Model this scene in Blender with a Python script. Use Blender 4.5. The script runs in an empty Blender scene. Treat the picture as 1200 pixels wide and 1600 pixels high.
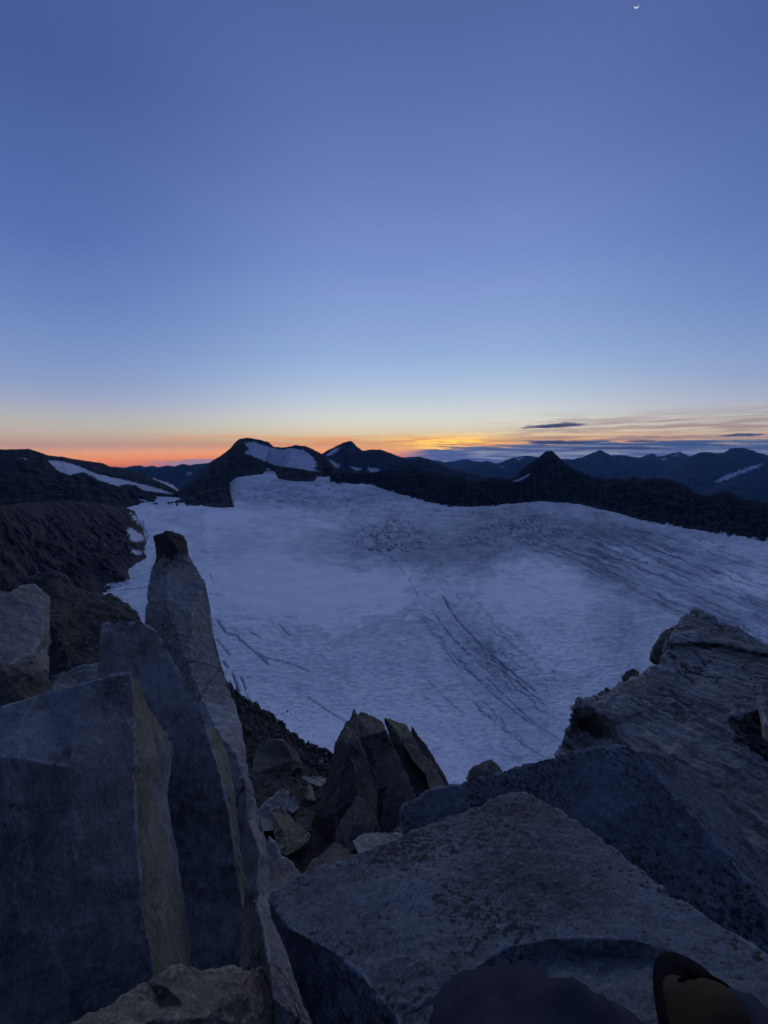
import bpy, bmesh, math, random
import numpy as np
from mathutils import Vector, Matrix
from mathutils.geometry import delaunay_2d_cdt

random.seed(7)
scene = bpy.context.scene
COL = scene.collection

# ------------------------------------------------------------------ camera frame
F = 620.0                                  # focal length in photograph pixels (1200 x 1600)
PIT = math.atan(94.0 / F)                  # camera tilted slightly down
c_, s_ = math.cos(PIT), math.sin(PIT)


def W(px, py, D):
    """Point seen at photo pixel (px,py), D metres ahead of the lens -> world."""
    px, py, D = np.broadcast_arrays(np.asarray(px, float), np.asarray(py, float), np.asarray(D, float))
    x = (px - 600) / F * D
    u = -(py - 800) / F * D
    return np.stack([x, D * c_ + u * s_, u * c_ - D * s_], -1)


def proj(P):
    D = P[..., 1] * c_ - P[..., 2] * s_
    u = P[..., 1] * s_ + P[..., 2] * c_
    return 600 + P[..., 0] / D * F, 800 - u / D * F, D


# ------------------------------------------------------------------ noise (numpy)
def _hash(ix, iy, iz, seed):
    h = (ix * 374761393 + iy * 668265263 + iz * 2147483647 + seed * 974634533) & 0xFFFFFFFF
    h = ((h ^ (h >> 13)) * 1274126177) & 0xFFFFFFFF
    return (h ^ (h >> 16)) & 0xFFFFFFFF


_G = np.array([[1, 1, 0], [-1, 1, 0], [1, -1, 0], [-1, -1, 0], [1, 0, 1], [-1, 0, 1], [1, 0, -1], [-1, 0, -1],
               [0, 1, 1], [0, -1, 1], [0, 1, -1], [0, -1, -1], [1, 1, 0], [-1, 1, 0], [0, -1, 1], [0, -1, -1]], float)


def pnoise(P, seed=0):
    P = np.asarray(P, float)
    I = np.floor(P).astype(np.int64)
    f = P - I
    w = f * f * f * (f * (f * 6 - 15) + 10)
    out = 0.0
    for dx in (0, 1):
        for dy in (0, 1):
            for dz in (0, 1):
                g = _G[_hash(I[..., 0] + dx, I[..., 1] + dy, I[..., 2] + dz, seed) & 15]
                d = g[..., 0] * (f[..., 0] - dx) + g[..., 1] * (f[..., 1] - dy) + g[..., 2] * (f[..., 2] - dz)
                ww = (w[..., 0] if dx else 1 - w[..., 0]) * (w[..., 1] if dy else 1 - w[..., 1]) * (w[..., 2] if dz else 1 - w[..., 2])
                out = out + d * ww
    return out


def fbm(P, oct=4, seed=0, gain=.5):
    P = np.asarray(P, float); a = 1.0; r = 0.0; k = 1.0
    for i in range(oct):
        r = r + a * pnoise(P * k, seed + i * 17); a *= gain; k *= 2.03
    return r


def ridged(P, oct=4, seed=0, gain=.5):
    P = np.asarray(P, float); a = 1.0; r = 0.0; k = 1.0
    for i in range(oct):
        r = r + a * (1 - 2 * np.abs(pnoise(P * k, seed + i * 17))); a *= gain; k *= 2.03
    return r


def sm(a, b, x):
    t = np.clip((np.asarray(x, float) - a) / (b - a), 0, 1)
    return t * t * (3 - 2 * t)


def poly_sd(px, py, poly):
    """signed distance (px) to a polygon, positive inside"""
    poly = np.asarray(poly, float); n = len(poly)
    d = np.full(px.shape, 1e9); ins = np.zeros(px.shape, bool)
    for i in range(n):
        a = poly[i]; b = poly[(i + 1) % n]
        e = b - a; wx = px - a[0]; wy = py - a[1]
        t = np.clip((wx * e[0] + wy * e[1]) / max(e @ e, 1e-9), 0, 1)
        d = np.minimum(d, np.hypot(wx - e[0] * t, wy - e[1] * t))
        cond = ((a[1] > py) != (b[1] > py))
        xs = a[0] + (py - a[1]) / ((b[1] - a[1]) if b[1] != a[1] else 1e-9) * e[0]
        ins ^= cond & (px < xs)
    return np.where(ins, d, -d)


def line_d(px, py, pts):
    pts = np.asarray(pts, float)
    d = np.full(px.shape, 1e9)
    for a, b in zip(pts[:-1], pts[1:]):
        e = b - a; wx = px - a[0]; wy = py - a[1]
        t = np.clip((wx * e[0] + wy * e[1]) / max(e @ e, 1e-9), 0, 1)
        d = np.minimum(d, np.hypot(wx - e[0] * t, wy - e[1] * t))
    return d


# ------------------------------------------------------------------ materials
def N(nt, typ, x=0, y=0, **kw):
    n = nt.nodes.new(typ)
    for k, v in kw.items():
        setattr(n, k, v)
    return n


def math_(nt, op, a, b=None, c=None, clamp=False):
    n = nt.nodes.new('ShaderNodeMath'); n.operation = op; n.use_clamp = clamp
    for i, v in enumerate((a, b, c)):
        if v is None: continue
        if isinstance(v, (int, float)): n.inputs[i].default_value = v
        else: nt.links.new(v, n.inputs[i])
    return n.outputs[0]


def mixc(nt, fac, a, b, blend='MIX'):
    n = nt.nodes.new('ShaderNodeMix'); n.data_type = 'RGBA'; n.blend_type = blend
    for i, v in ((0, fac), (6, a), (7, b)):
        if isinstance(v, (int, float)): n.inputs[i].default_value = v
        elif isinstance(v, tuple): n.inputs[i].default_value = (*v, 1) if len(v) == 3 else v
        else: nt.links.new(v, n.inputs[i])
    return n.outputs[2]


def ramp(nt, fac, stops, interp='LINEAR'):
    n = nt.nodes.new('ShaderNodeValToRGB'); cr = n.color_ramp; cr.interpolation = interp
    while len(cr.elements) < len(stops): cr.elements.new(0.5)
    for e, (p, c) in zip(cr.elements, stops):
        e.position = p; e.color = (*c, 1) if len(c) == 3 else c
    nt.links.new(fac, n.inputs[0])
    return n.outputs[0]


def mrange(nt, v, a, b, lo=0., hi=1., smooth=True):
    n = nt.nodes.new('ShaderNodeMapRange'); n.interpolation_type = 'SMOOTHSTEP' if smooth else 'LINEAR'
    nt.links.new(v, n.inputs[0])
    for i, k in ((1, a), (2, b), (3, lo), (4, hi)): n.inputs[i].default_value = k
    return n.outputs[0]


def noise_n(nt, vec, scale, detail=4, rough=.55, dist=0., typ='FBM'):
    n = nt.nodes.new('ShaderNodeTexNoise'); n.noise_type = typ
    nt.links.new(vec, n.inputs['Vector']); n.inputs['Scale'].default_value = scale
    n.inputs['Detail'].default_value = detail; n.inputs['Roughness'].default_value = rough
    n.inputs['Distortion'].default_value = dist
    return n.outputs['Fac']


def new_mat(name):
    m = bpy.data.materials.new(name); m.use_nodes = True
    nt = m.node_tree; b = nt.nodes['Principled BSDF']
    return m, nt, b


def mapping(nt, scale=(1, 1, 1), rot=(0, 0, 0), loc=(0, 0, 0)):
    tc = nt.nodes.new('ShaderNodeTexCoord'); mp = nt.nodes.new('ShaderNodeMapping')
    mp.inputs['Scale'].default_value = scale; mp.inputs['Location'].default_value = loc
    src = tc.outputs['Object']
    if any(rot):
        mr = nt.nodes.new('ShaderNodeMapping'); mr.inputs['Rotation'].default_value = rot
        nt.links.new(src, mr.inputs['Vector']); src = mr.outputs[0]
    nt.links.new(src, mp.inputs['Vector'])
    return mp.outputs[0]


def rock_mat(name, base=(.25, .245, .24), tint=(.2, .18, .11), tint_amt=.25, s=1.0, spots=.5, grain=.5,
             band=(1, 1, 1), rot=(0, 0, 0), seed=0., bump=.5, streak=0., layers=0., joints=.75):
    """speckled gneiss with black lichen blotches; s scales the texture with the size of the rock"""
    m, nt, b = new_mat(name)
    v = mapping(nt, (s, s, s), (0, 0, 0), (seed, seed * 1.7, seed * .6))
    vb = mapping(nt, tuple(s * k for k in band), rot, (seed, seed * .3, seed))
    fine = noise_n(nt, vb, 150, 3, .75)
    mid = noise_n(nt, vb, 28, 7, .7)
    big = noise_n(nt, v, 2.2, 4, .6)
    k = math_(nt, 'ADD', math_(nt, 'MULTIPLY', math_(nt, 'SUBTRACT', fine, .5), 3.4 * grain),
              math_(nt, 'MULTIPLY', math_(nt, 'SUBTRACT', mid, .5), 1.7))
    k = math_(nt, 'ADD', k, math_(nt, 'MULTIPLY', math_(nt, 'SUBTRACT', big, .5), 1.9))
    lay = None
    if layers > 0:
        lay = noise_n(nt, vb, 7, 6, .62, .4)
        k = math_(nt, 'ADD', k, math_(nt, 'MULTIPLY', math_(nt, 'SUBTRACT', lay, .5), 3.2 * layers))
    k = math_(nt, 'MAXIMUM', math_(nt, 'ADD', k, 1.0), .18)
    tf = mrange(nt, noise_n(nt, v, 3.7, 5, .6), .45, .62, 0, tint_amt)
    col = mixc(nt, tf, base, tint)
    vm = nt.nodes.new('ShaderNodeVectorMath'); vm.operation = 'SCALE'
    nt.links.new(col, vm.inputs[0]); nt.links.new(k, vm.inputs['Scale'])
    col = vm.outputs[0]
    if spots > 0:
        a = noise_n(nt, v, 48, 6, .7)
        bmask = noise_n(nt, v, 2.6, 3, .55)
        th = math_(nt, 'ADD', a, math_(nt, 'MULTIPLY', bmask, .55))
        sf = mrange(nt, th, .985 - .15 * spots, 1.045 - .15 * spots, 0, .88)
        col = mixc(nt, sf, col, (.022, .022, .02))
    if streak > 0:
        sv = noise_n(nt, mapping(nt, (9 * s, 9 * s, .9 * s), (0, 0, 0), (seed, 0, 0)), 1.0, 4, .6)
        col = mixc(nt, mrange(nt, sv, .52, .7, 0, streak), col, (.06, .06, .055))
    # arrises painted paler, as worn and as edges that catch the sky, and a few dark joints running through the block
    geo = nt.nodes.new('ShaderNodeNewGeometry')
    edge_wear_light = math_(nt, 'MULTIPLY', mrange(nt, geo.outputs['Pointiness'], .505, .535, 0, .8), mrange(nt, mid, .38, .6, .35, 1))
    col = mixc(nt, edge_wear_light, col, tuple(min(.5, k * 1.9 + .03) for k in base))
    vw = nt.nodes.new('ShaderNodeVectorMath'); vw.operation = 'ADD'
    nz_ = nt.nodes.new('ShaderNodeTexNoise'); nz_.inputs['Scale'].default_value = 2.6; nz_.inputs['Detail'].default_value = 5
    nt.links.new(v, nz_.inputs['Vector'])
    sc_ = nt.nodes.new('ShaderNodeVectorMath'); sc_.operation = 'SCALE'; sc_.inputs['Scale'].default_value = .55
    nt.links.new(nz_.outputs['Color'], sc_.inputs[0]); nt.links.new(v, vw.inputs[0]); nt.links.new(sc_.outputs[0], vw.inputs[1])
    vo = nt.nodes.new('ShaderNodeTexVoronoi'); vo.feature = 'DISTANCE_TO_EDGE'; vo.inputs['Scale'].default_value = 1.7
    nt.links.new(vw.outputs[0], vo.inputs['Vector'])
    joint = math_(nt, 'MULTIPLY', mrange(nt, vo.outputs['Distance'], .013, .004, 0, 1), mrange(nt, noise_n(nt, v, 1.3, 2, .5), .45, .58, 0, 1))
    joint = math_(nt, 'MULTIPLY', joint, joints)
    col = mixc(nt, joint, col, (.02, .02, .019))
    nt.links.new(col, b.inputs['Base Color'])
    b.inputs['Roughness'].default_value = .88
    b.inputs['Specular IOR Level'].default_value = .25
    bp = nt.nodes.new('ShaderNodeBump'); bp.inputs['Strength'].default_value = bump
    bp.inputs['Distance'].default_value = .03 / s
    h = math_(nt, 'ADD', math_(nt, 'MULTIPLY', noise_n(nt, vb, 22, 8, .68), 1.0), math_(nt, 'MULTIPLY', fine, .35))
    h = math_(nt, 'SUBTRACT', h, math_(nt, 'MULTIPLY', joint, 1.2))
    if lay is not None: h = math_(nt, 'ADD', h, math_(nt, 'MULTIPLY', lay, 2.5))
    nt.links.new(h, bp.inputs['Height'])
    nt.links.new(bp.outputs[0], b.inputs['Normal'])
    return m


def mountain_mat(name, rock, rock2, scale, snow=(.72, .75, .8)):
    m, nt, b = new_mat(name)
    at = nt.nodes.new('ShaderNodeAttribute'); at.attribute_name = 'snow'
    v = mapping(nt, (1, 1, .45))
    n1 = noise_n(nt, v, scale, 8, .65)
    n2 = noise_n(nt, v, scale * 7, 5, .65)
    col = mixc(nt, mrange(nt, n1, .35, .65), rock, rock2)
    vm = nt.nodes.new('ShaderNodeVectorMath'); vm.operation = 'SCALE'
    nt.links.new(col, vm.inputs[0]); nt.links.new(mrange(nt, n2, .25, .75, .5, 1.5), vm.inputs['Scale'])
    sn = mixc(nt, mrange(nt, n1, .3, .7), snow, tuple(k * .75 for k in snow))
    nt.links.new(mixc(nt, at.outputs['Fac'], vm.outputs[0], sn), b.inputs['Base Color'])
    b.inputs['Roughness'].default_value = .95
    b.inputs['Specular IOR Level'].default_value = .1
    bp = nt.nodes.new('ShaderNodeBump'); bp.inputs['Strength'].default_value = .6
    bp.inputs['Distance'].default_value = .25 / scale
    nt.links.new(n2, bp.inputs['Height']); nt.links.new(bp.outputs[0], b.inputs['Normal'])
    return m


# ------------------------------------------------------------------ object helpers
def link(o, parent=None):
    COL.objects.link(o)
    if parent is not None: o.parent = parent
    return o


def tag(o, label=None, cat=None, group=None, kind=None):
    if label: o['label'] = label
    if cat: o['category'] = cat
    if group: o['group'] = group
    if kind: o['kind'] = kind
    return o


def mesh_np(name, V, quads=None, tris=None, smooth=True):
    me = bpy.data.meshes.new(name)
    V = np.asarray(V, np.float32).reshape(-1, 3)
    q = np.zeros((0, 4), np.int32) if quads is None else np.asarray(quads, np.int32)
    t = np.zeros((0, 3), np.int32) if tris is None else np.asarray(tris, np.int32)
    me.vertices.add(len(V)); me.vertices.foreach_set('co', V.ravel())
    me.loops.add(q.size + t.size)
    me.loops.foreach_set('vertex_index', np.concatenate([q.ravel(), t.ravel()]).astype(np.int32))
    me.polygons.add(len(q) + len(t))
    st = np.concatenate([np.arange(len(q)) * 4, q.size + np.arange(len(t)) * 3]).astype(np.int32)
    me.polygons.foreach_set('loop_start', st)
    me.polygons.foreach_set('use_smooth', np.full(len(q) + len(t), smooth))
    me.update(calc_edges=True); me.validate()
    return me


def grid_quads(nr, nc, flip=False):
    i = np.arange(nr * nc).reshape(nr, nc)
    q = np.stack([i[:-1, :-1], i[1:, :-1], i[1:, 1:], i[:-1, 1:]], -1).reshape(-1, 4)
    return q[:, ::-1] if flip else q


def fattr(me, name, vals):
    a = me.attributes.new(name, 'FLOAT', 'POINT'); a.data.foreach_set('value', np.asarray(vals, np.float32).ravel())


def interp_rows(pts, u):
    pts = np.asarray(pts, float)
    t = np.linspace(0, 1, len(pts))
    return np.stack([np.interp(u, t, pts[:, k]) for k in range(pts.shape[1])], -1)


def ridge(name, crest, foot, nu, nv, amp, freq, mat, seed=0, snow=(), jit=1.2, jfreq=.12, back=.35, sag=.1, fj=0., snow_n=1.8, ext=.12, gul=14., smooth_at=-9999.):
    """a mountain flank from a crest line down to its foot, with a back slope behind it"""
    crest = np.asarray(crest, float); foot = np.asarray(foot, float)
    seg = np.hypot(np.diff(crest[:, 0]), np.diff(crest[:, 1])) + np.hypot(np.diff(foot[:, 0]), np.diff(foot[:, 1])) * .5
    t = np.concatenate([[0], np.cumsum(seg)]); t /= t[-1]
    u = np.linspace(0, 1, nu)
    cr = np.stack([np.interp(u, t, crest[:, k]) for k in range(3)], -1)
    ft = np.stack([np.interp(u, t, foot[:, k]) for k in range(3)], -1)
    ft[:, 2] = np.minimum(ft[:, 2], cr[:, 2] * .94)
    z0 = np.zeros(nu)
    jq = np.stack([cr[:, 0] * jfreq, z0 + seed, z0], -1)
    jit = jit * (1 - .85 * np.exp(-((cr[:, 0] - smooth_at) / 26.) ** 4))
    cr[:, 1] -= jit * (1.3 * (ridged(jq, 4, seed, .6) - 1.1) + .7 * fbm(jq * 3, 3, seed + 2))
    ft[:, 1] += fj * 2.0 * fbm(np.stack([ft[:, 0] * .1, z0 + seed + 5, ft[:, 1] * .1], -1), 4, seed + 3, .6)
    C = W(cr[:, 0], cr[:, 1], cr[:, 2]); Ft = W(ft[:, 0], ft[:, 1], ft[:, 2])
    H = (C[:, 2] - Ft[:, 2])
    v = np.linspace(0, 1 + ext, nv)[:, None, None]
    P = C[None] + (Ft - C)[None] * v
    vv = np.minimum(v[..., 0], 1)
    P[..., 2] -= sag * H[None] * 4 * vv * (1 - vv)
    P[..., 2] -= np.maximum(v[..., 0] - 1, 0) * 1.2 * np.abs(H)[None]
    env = np.clip(np.sin(np.pi * vv), 0, 1) ** .5
    Q = P * freq * np.array([1, 1, .45])
    n = ridged(Q, 5, seed, .52) - .9
    n2 = fbm(Q * 5, 4, seed + 40)
    vb_ = np.broadcast_to(vv, n.shape)
    gl2 = ridged(np.stack([cr[:, 0][None] / gul + .35 * n2, vb_ * 1.1 + .3 * n, np.zeros_like(vb_) + seed], -1), 4, seed + 60, .55) - .9
    n = .45 * n + .75 * gl2 * (.35 + .65 * vv)
    if snow:
        px, py, D = proj(P)
        s0 = np.zeros(px.shape)
        for poly in snow: s0 = np.maximum(s0, sm(-4, 2, poly_sd(px, py, poly)))
        n = n * (1 - .9 * s0) - .2 * s0; n2 = n2 * (1 - .9 * s0)
    tc = -P / np.linalg.norm(P, axis=-1, keepdims=True); tc[..., 2] *= .3
    P = P + tc * ((n + .35 * n2) * amp * env)[..., None]
    P[..., 2] += n2 * amp * .25 * env
    # back slope
    nb = 10
    away = C.copy(); away[:, 2] = 0; away /= np.linalg.norm(away, axis=-1, keepdims=True)
    k = np.linspace(1, 1 / nb, nb)[:, None, None]
    B = C[None] + away[None] * (k * back * cr[:, 2].mean())
    B[..., 2] -= k[..., 0] * back * cr[:, 2].mean() * .75
    B[..., 2] += fbm(B * freq, 3, seed) * amp * .3 * k[..., 0]
    V = np.concatenate([B, P], 0)
    px, py, D = proj(V)
    sn = np.zeros(px.shape)
    if snow:
        jx = fbm(np.stack([px * .12, py * .3, px * 0], -1), 5, seed + 9, .65) * snow_n * 2.4
        jy = fbm(np.stack([px * .12, py * .3, px * 0 + 7], -1), 5, seed + 9, .65) * snow_n * 1.2
        for poly in snow:
            sn = np.maximum(sn, sm(-.5, .9, poly_sd(px + jx, py + jy, poly)))
        sn[:nb] = 0
    me = mesh_np(name, V, grid_quads(V.shape[0], nu, True))
    fattr(me, 'snow', sn)
    me.materials.append(mat)
    o = link(bpy.data.objects.new(name, me))
    tag(o, kind='structure')
    return o


# ------------------------------------------------------------------ world: dawn sky
def build_world():
    w = bpy.data.worlds.new("World"); scene.world = w; w.use_nodes = True
    nt = w.node_tree; nt.nodes.clear()
    out = nt.nodes.new('ShaderNodeOutputWorld')
    tc = nt.nodes.new('ShaderNodeTexCoord'); sep = nt.nodes.new('ShaderNodeSeparateXYZ')
    nt.links.new(tc.outputs['Generated'], sep.inputs[0])
    X, Y, Z = sep.outputs
    el = math_(nt, 'MULTIPLY', math_(nt, 'ARCSINE', Z), 180 / math.pi)
    az = math_(nt, 'MULTIPLY', math_(nt, 'ARCTAN2', X, Y), 180 / math.pi)

    def L(r, g, b):
        f = lambda v: ((v / 255 + .055) / 1.055) ** 2.4 if v > 10 else v / 255 / 12.92
        return (f(r), f(g), f(b))
    E = lambda d: (d + 10) / 100.0
    fac = mrange(nt, el, -10, 90, 0, 1, False)
    front = ramp(nt, fac, [
        (E(-6), L(40, 48, 84)), (E(-1.7), L(170, 96, 84)), (E(-.6), L(236, 124, 76)), (E(.4), L(246, 172, 104)), (E(1.6), L(244, 192, 128)),
        (E(2.4), L(235, 212, 170)), (E(3.3), L(229, 218, 196)), (E(4.6), L(220, 220, 212)), (E(5.9), L(207, 214, 218)), (E(7.6), L(189, 204, 221)), (E(9.3), L(171, 194, 223)),
        (E(12.5), L(151, 177, 219)), (E(16), L(140, 165, 214)), (E(23), L(121, 145, 203)), (E(32), L(102, 123, 184)), (E(43), L(81, 102, 159)), (E(60), L(78, 100, 152)), (E(89), L(82, 104, 152))])
    wing = ramp(nt, fac, [
        (E(-6), L(40, 48, 84)), (E(-2.2), L(180, 84, 66)), (E(-1.2), L(246, 134, 58)), (E(-.3), L(242, 162, 96)), (E(.5), L(225, 168, 134)), (E(1.4), L(211, 180, 158)),
        (E(2.4), L(201, 187, 172)), (E(3.8), L(185, 185, 184)), (E(5.1), L(170, 174, 195)), (E(6.2), L(155, 168, 198)), (E(7.6), L(140, 160, 200)), (E(10.5), L(125, 149, 199)),
        (E(16), L(103, 130, 188)), (E(22), L(86, 114, 175)), (E(35), L(69, 90, 150)), (E(60), L(80, 100, 156)), (E(89), L(84, 104, 156))])
    side = ramp(nt, fac, [
        (E(-6), L(36, 44, 80)), (E(-1.5), L(100, 90, 110)), (E(.5), L(140, 124, 132)), (E(4), L(130, 134, 156)),
        (E(9), L(112, 128, 172)), (E(18), L(98, 116, 174)), (E(35), L(80, 98, 158)), (E(60), L(80, 100, 156)), (E(89), L(84, 104, 156))])
    backc = ramp(nt, fac, [
        (E(-6), L(18, 25, 46)), (E(0), L(30, 42, 72)), (E(6), L(44, 54, 88)), (E(14), L(50, 62, 102)),
        (E(35), L(52, 68, 112)), (E(60), L(66, 84, 134)), (E(89), L(84, 104, 156))])
    aa = math_(nt, 'ABSOLUTE', math_(nt, 'SUBTRACT', az, 6))
    col = mixc(nt, mrange(nt, aa, 8, 46), front, wing)
    col = mixc(nt, mrange(nt, aa, 52, 100), col, side)
    col = mixc(nt, mrange(nt, aa, 85, 165), col, backc)
    # thin streaks of high cloud lit from below
    cv = nt.nodes.new('ShaderNodeCombineXYZ')
    nt.links.new(math_(nt, 'MULTIPLY', az, .055), cv.inputs[0])
    nt.links.new(math_(nt, 'ADD', math_(nt, 'MULTIPLY', el, 1.15), math_(nt, 'MULTIPLY', az, -.012)), cv.inputs[1])
    st = noise_n(nt, cv.outputs[0], 1.6, 6, .6, .6)
    st2 = noise_n(nt, cv.outputs[0], 3.1, 5, .65, .3)
    cv3 = nt.nodes.new('ShaderNodeCombineXYZ')
    nt.links.new(math_(nt, 'MULTIPLY', az, .075), cv3.inputs[0]); nt.links.new(math_(nt, 'MULTIPLY', el, 2.1), cv3.inputs[1])
    st3 = noise_n(nt, cv3.outputs[0], 1.5, 7, .62, .9)
    band = math_(nt, 'MULTIPLY', mrange(nt, el, -1, .6), mrange(nt, el, 2.8, 1.5))
    ahead = mrange(nt, aa, 60, 30)
    sk = math_(nt, 'MULTIPLY', math_(nt, 'MULTIPLY', mrange(nt, st3, .46, .6, 0, .8), band), mrange(nt, aa, 48, 20))
    col = mixc(nt, sk, col, L(255, 156, 90))
    # bright yellow core over the point where the sun will rise
    ga = math_(nt, 'POWER', math_(nt, 'DIVIDE', math_(nt, 'SUBTRACT', az, 9.0), 6.5), 2)
    ge = math_(nt, 'POWER', math_(nt, 'DIVIDE', math_(nt, 'SUBTRACT', el, 1.25), .95), 2)
    core = math_(nt, 'EXPONENT', math_(nt, 'MULTIPLY', math_(nt, 'ADD', ga, ge), -1))
    core = math_(nt, 'MULTIPLY', core, mrange(nt, st3, .56, .42, .15, 1.0))
    col = mixc(nt, math_(nt, 'MULTIPLY', core, .95), col, (1.8, 1.02, .07))
    # right: grey-mauve cirrus veils, and a low slate-blue cloud bank on the horizon
    right = mrange(nt, az, 10, 26)
    veil = math_(nt, 'MULTIPLY', math_(nt, 'MULTIPLY', mrange(nt, math_(nt, 'ADD', math_(nt, 'MULTIPLY', st, .6), math_(nt, 'MULTIPLY', st3, .4)), .44, .56, 0, .8), right),
                 math_(nt, 'MULTIPLY', mrange(nt, el, .6, 1.6), mrange(nt, el, 5.4, 3.0)))
    col = mixc(nt, math_(nt, 'MULTIPLY', veil, mrange(nt, aa, 75, 50)), col, L(160, 138, 138))
    top = math_(nt, 'ADD', mrange(nt, az, 0, 24, .15, 1.35, False), math_(nt, 'MULTIPLY', math_(nt, 'SUBTRACT', st2, .5), 3.4))
    bank = math_(nt, 'MULTIPLY', mrange(nt, math_(nt, 'SUBTRACT', top, el), -.12, .18), mrange(nt, az, -1, 7))
    bank = math_(nt, 'MULTIPLY', bank, mrange(nt, aa, 90, 60))
    bcol = mixc(nt, mrange(nt, st3, .47, .6), L(36, 80, 134), L(116, 136, 158))
    col = mixc(nt, math_(nt, 'MULTIPLY', bank, .95), col, bcol)
    lb = math_(nt, 'MULTIPLY', mrange(nt, math_(nt, 'SUBTRACT', math_(nt, 'ADD', math_(nt, 'MULTIPLY', math_(nt, 'SUBTRACT', st2, .5), 1.0), -1.0), el), -.06, .06),
               math_(nt, 'MULTIPLY', mrange(nt, az, -33, -26), mrange(nt, az, -4, -14)))
    col = mixc(nt, math_(nt, 'MULTIPLY', lb, .8), col, L(128, 128, 150))
    # the last degree above the horizon is the brightest part of the afterglow
    gl_ = nt.nodes.new('ShaderNodeVectorMath'); gl_.operation = 'SCALE'
    nt.links.new(col, gl_.inputs[0]); nt.links.new(mrange(nt, el, 1.4, -.3, 1.0, 1.5), gl_.inputs['Scale'])
    col = gl_.outputs[0]
    # physical sky with the sun still under the horizon
    sky = nt.nodes.new('ShaderNodeTexSky'); sky.sky_type = 'NISHITA'; sky.sun_disc = False
    sky.sun_elevation = math.radians(-5); sky.sun_rotation = math.radians(7.6); sky.altitude = 3300
    b1 = nt.nodes.new('ShaderNodeBackground'); b1.inputs[1].default_value = .05; nt.links.new(sky.outputs[0], b1.inputs[0])
    b2 = nt.nodes.new('ShaderNodeBackground'); b2.inputs[1].default_value = 1.0; nt.links.new(col, b2.inputs[0])
    ad = nt.nodes.new('ShaderNodeAddShader')
    nt.links.new(b1.outputs[0], ad.inputs[0]); nt.links.new(b2.outputs[0], ad.inputs[1])
    nt.links.new(ad.outputs[0], out.inputs[0])
    w.cycles.sampling_method = 'MANUAL'; w.cycles.sample_map_resolution = 2048


def build_dawn_fill():
    L_ = bpy.data.lights.new('dawn_fill', 'SUN'); L_.energy = .22; L_.angle = math.radians(50); L_.color = (1, .9, .76)  # added fill lamp strengthening the dawn sky; the sun itself is below the horizon
    o = bpy.data.objects.new('dawn_fill', L_); COL.objects.link(o)
    el, az = math.radians(17), math.radians(10)
    d = Vector((math.sin(az) * math.cos(el), math.cos(az) * math.cos(el), math.sin(el)))
    o.rotation_euler = d.to_track_quat('Z', 'Y').to_euler()


# ------------------------------------------------------------------ glacier
_AX = [300, 345, 400, 500, 570, 640, 720]
_AV = [0, 70, 118, 112, 78, 32, 0]


def zg(x, y):
    D = np.maximum(y * c_ + 250 * s_, 1.)
    pa = 600 + x / D * F
    A = np.interp(pa, _AX, _AV)
    z = -250 + A * sm(1750, 2500, y)
    z = z + 3.5 * np.sin(x / 190. + y / 410.) + 3 * np.sin(y / 150. - x / 330.)
    return z


def gl(px, py):
    """depth D at which the ray of pixel (px,py) meets the glacier"""
    lo, hi = 100., 6000.
    for _ in range(50):
        m = .5 * (lo + hi)
        p = W(px, py, m)
        if p[2] > zg(p[0], p[1]): lo = m
        else: hi = m
    return .5 * (lo + hi)


def G(*pts, dD=0):
    return [(a, b, gl(a, b) + dD) for a, b in pts]


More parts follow.
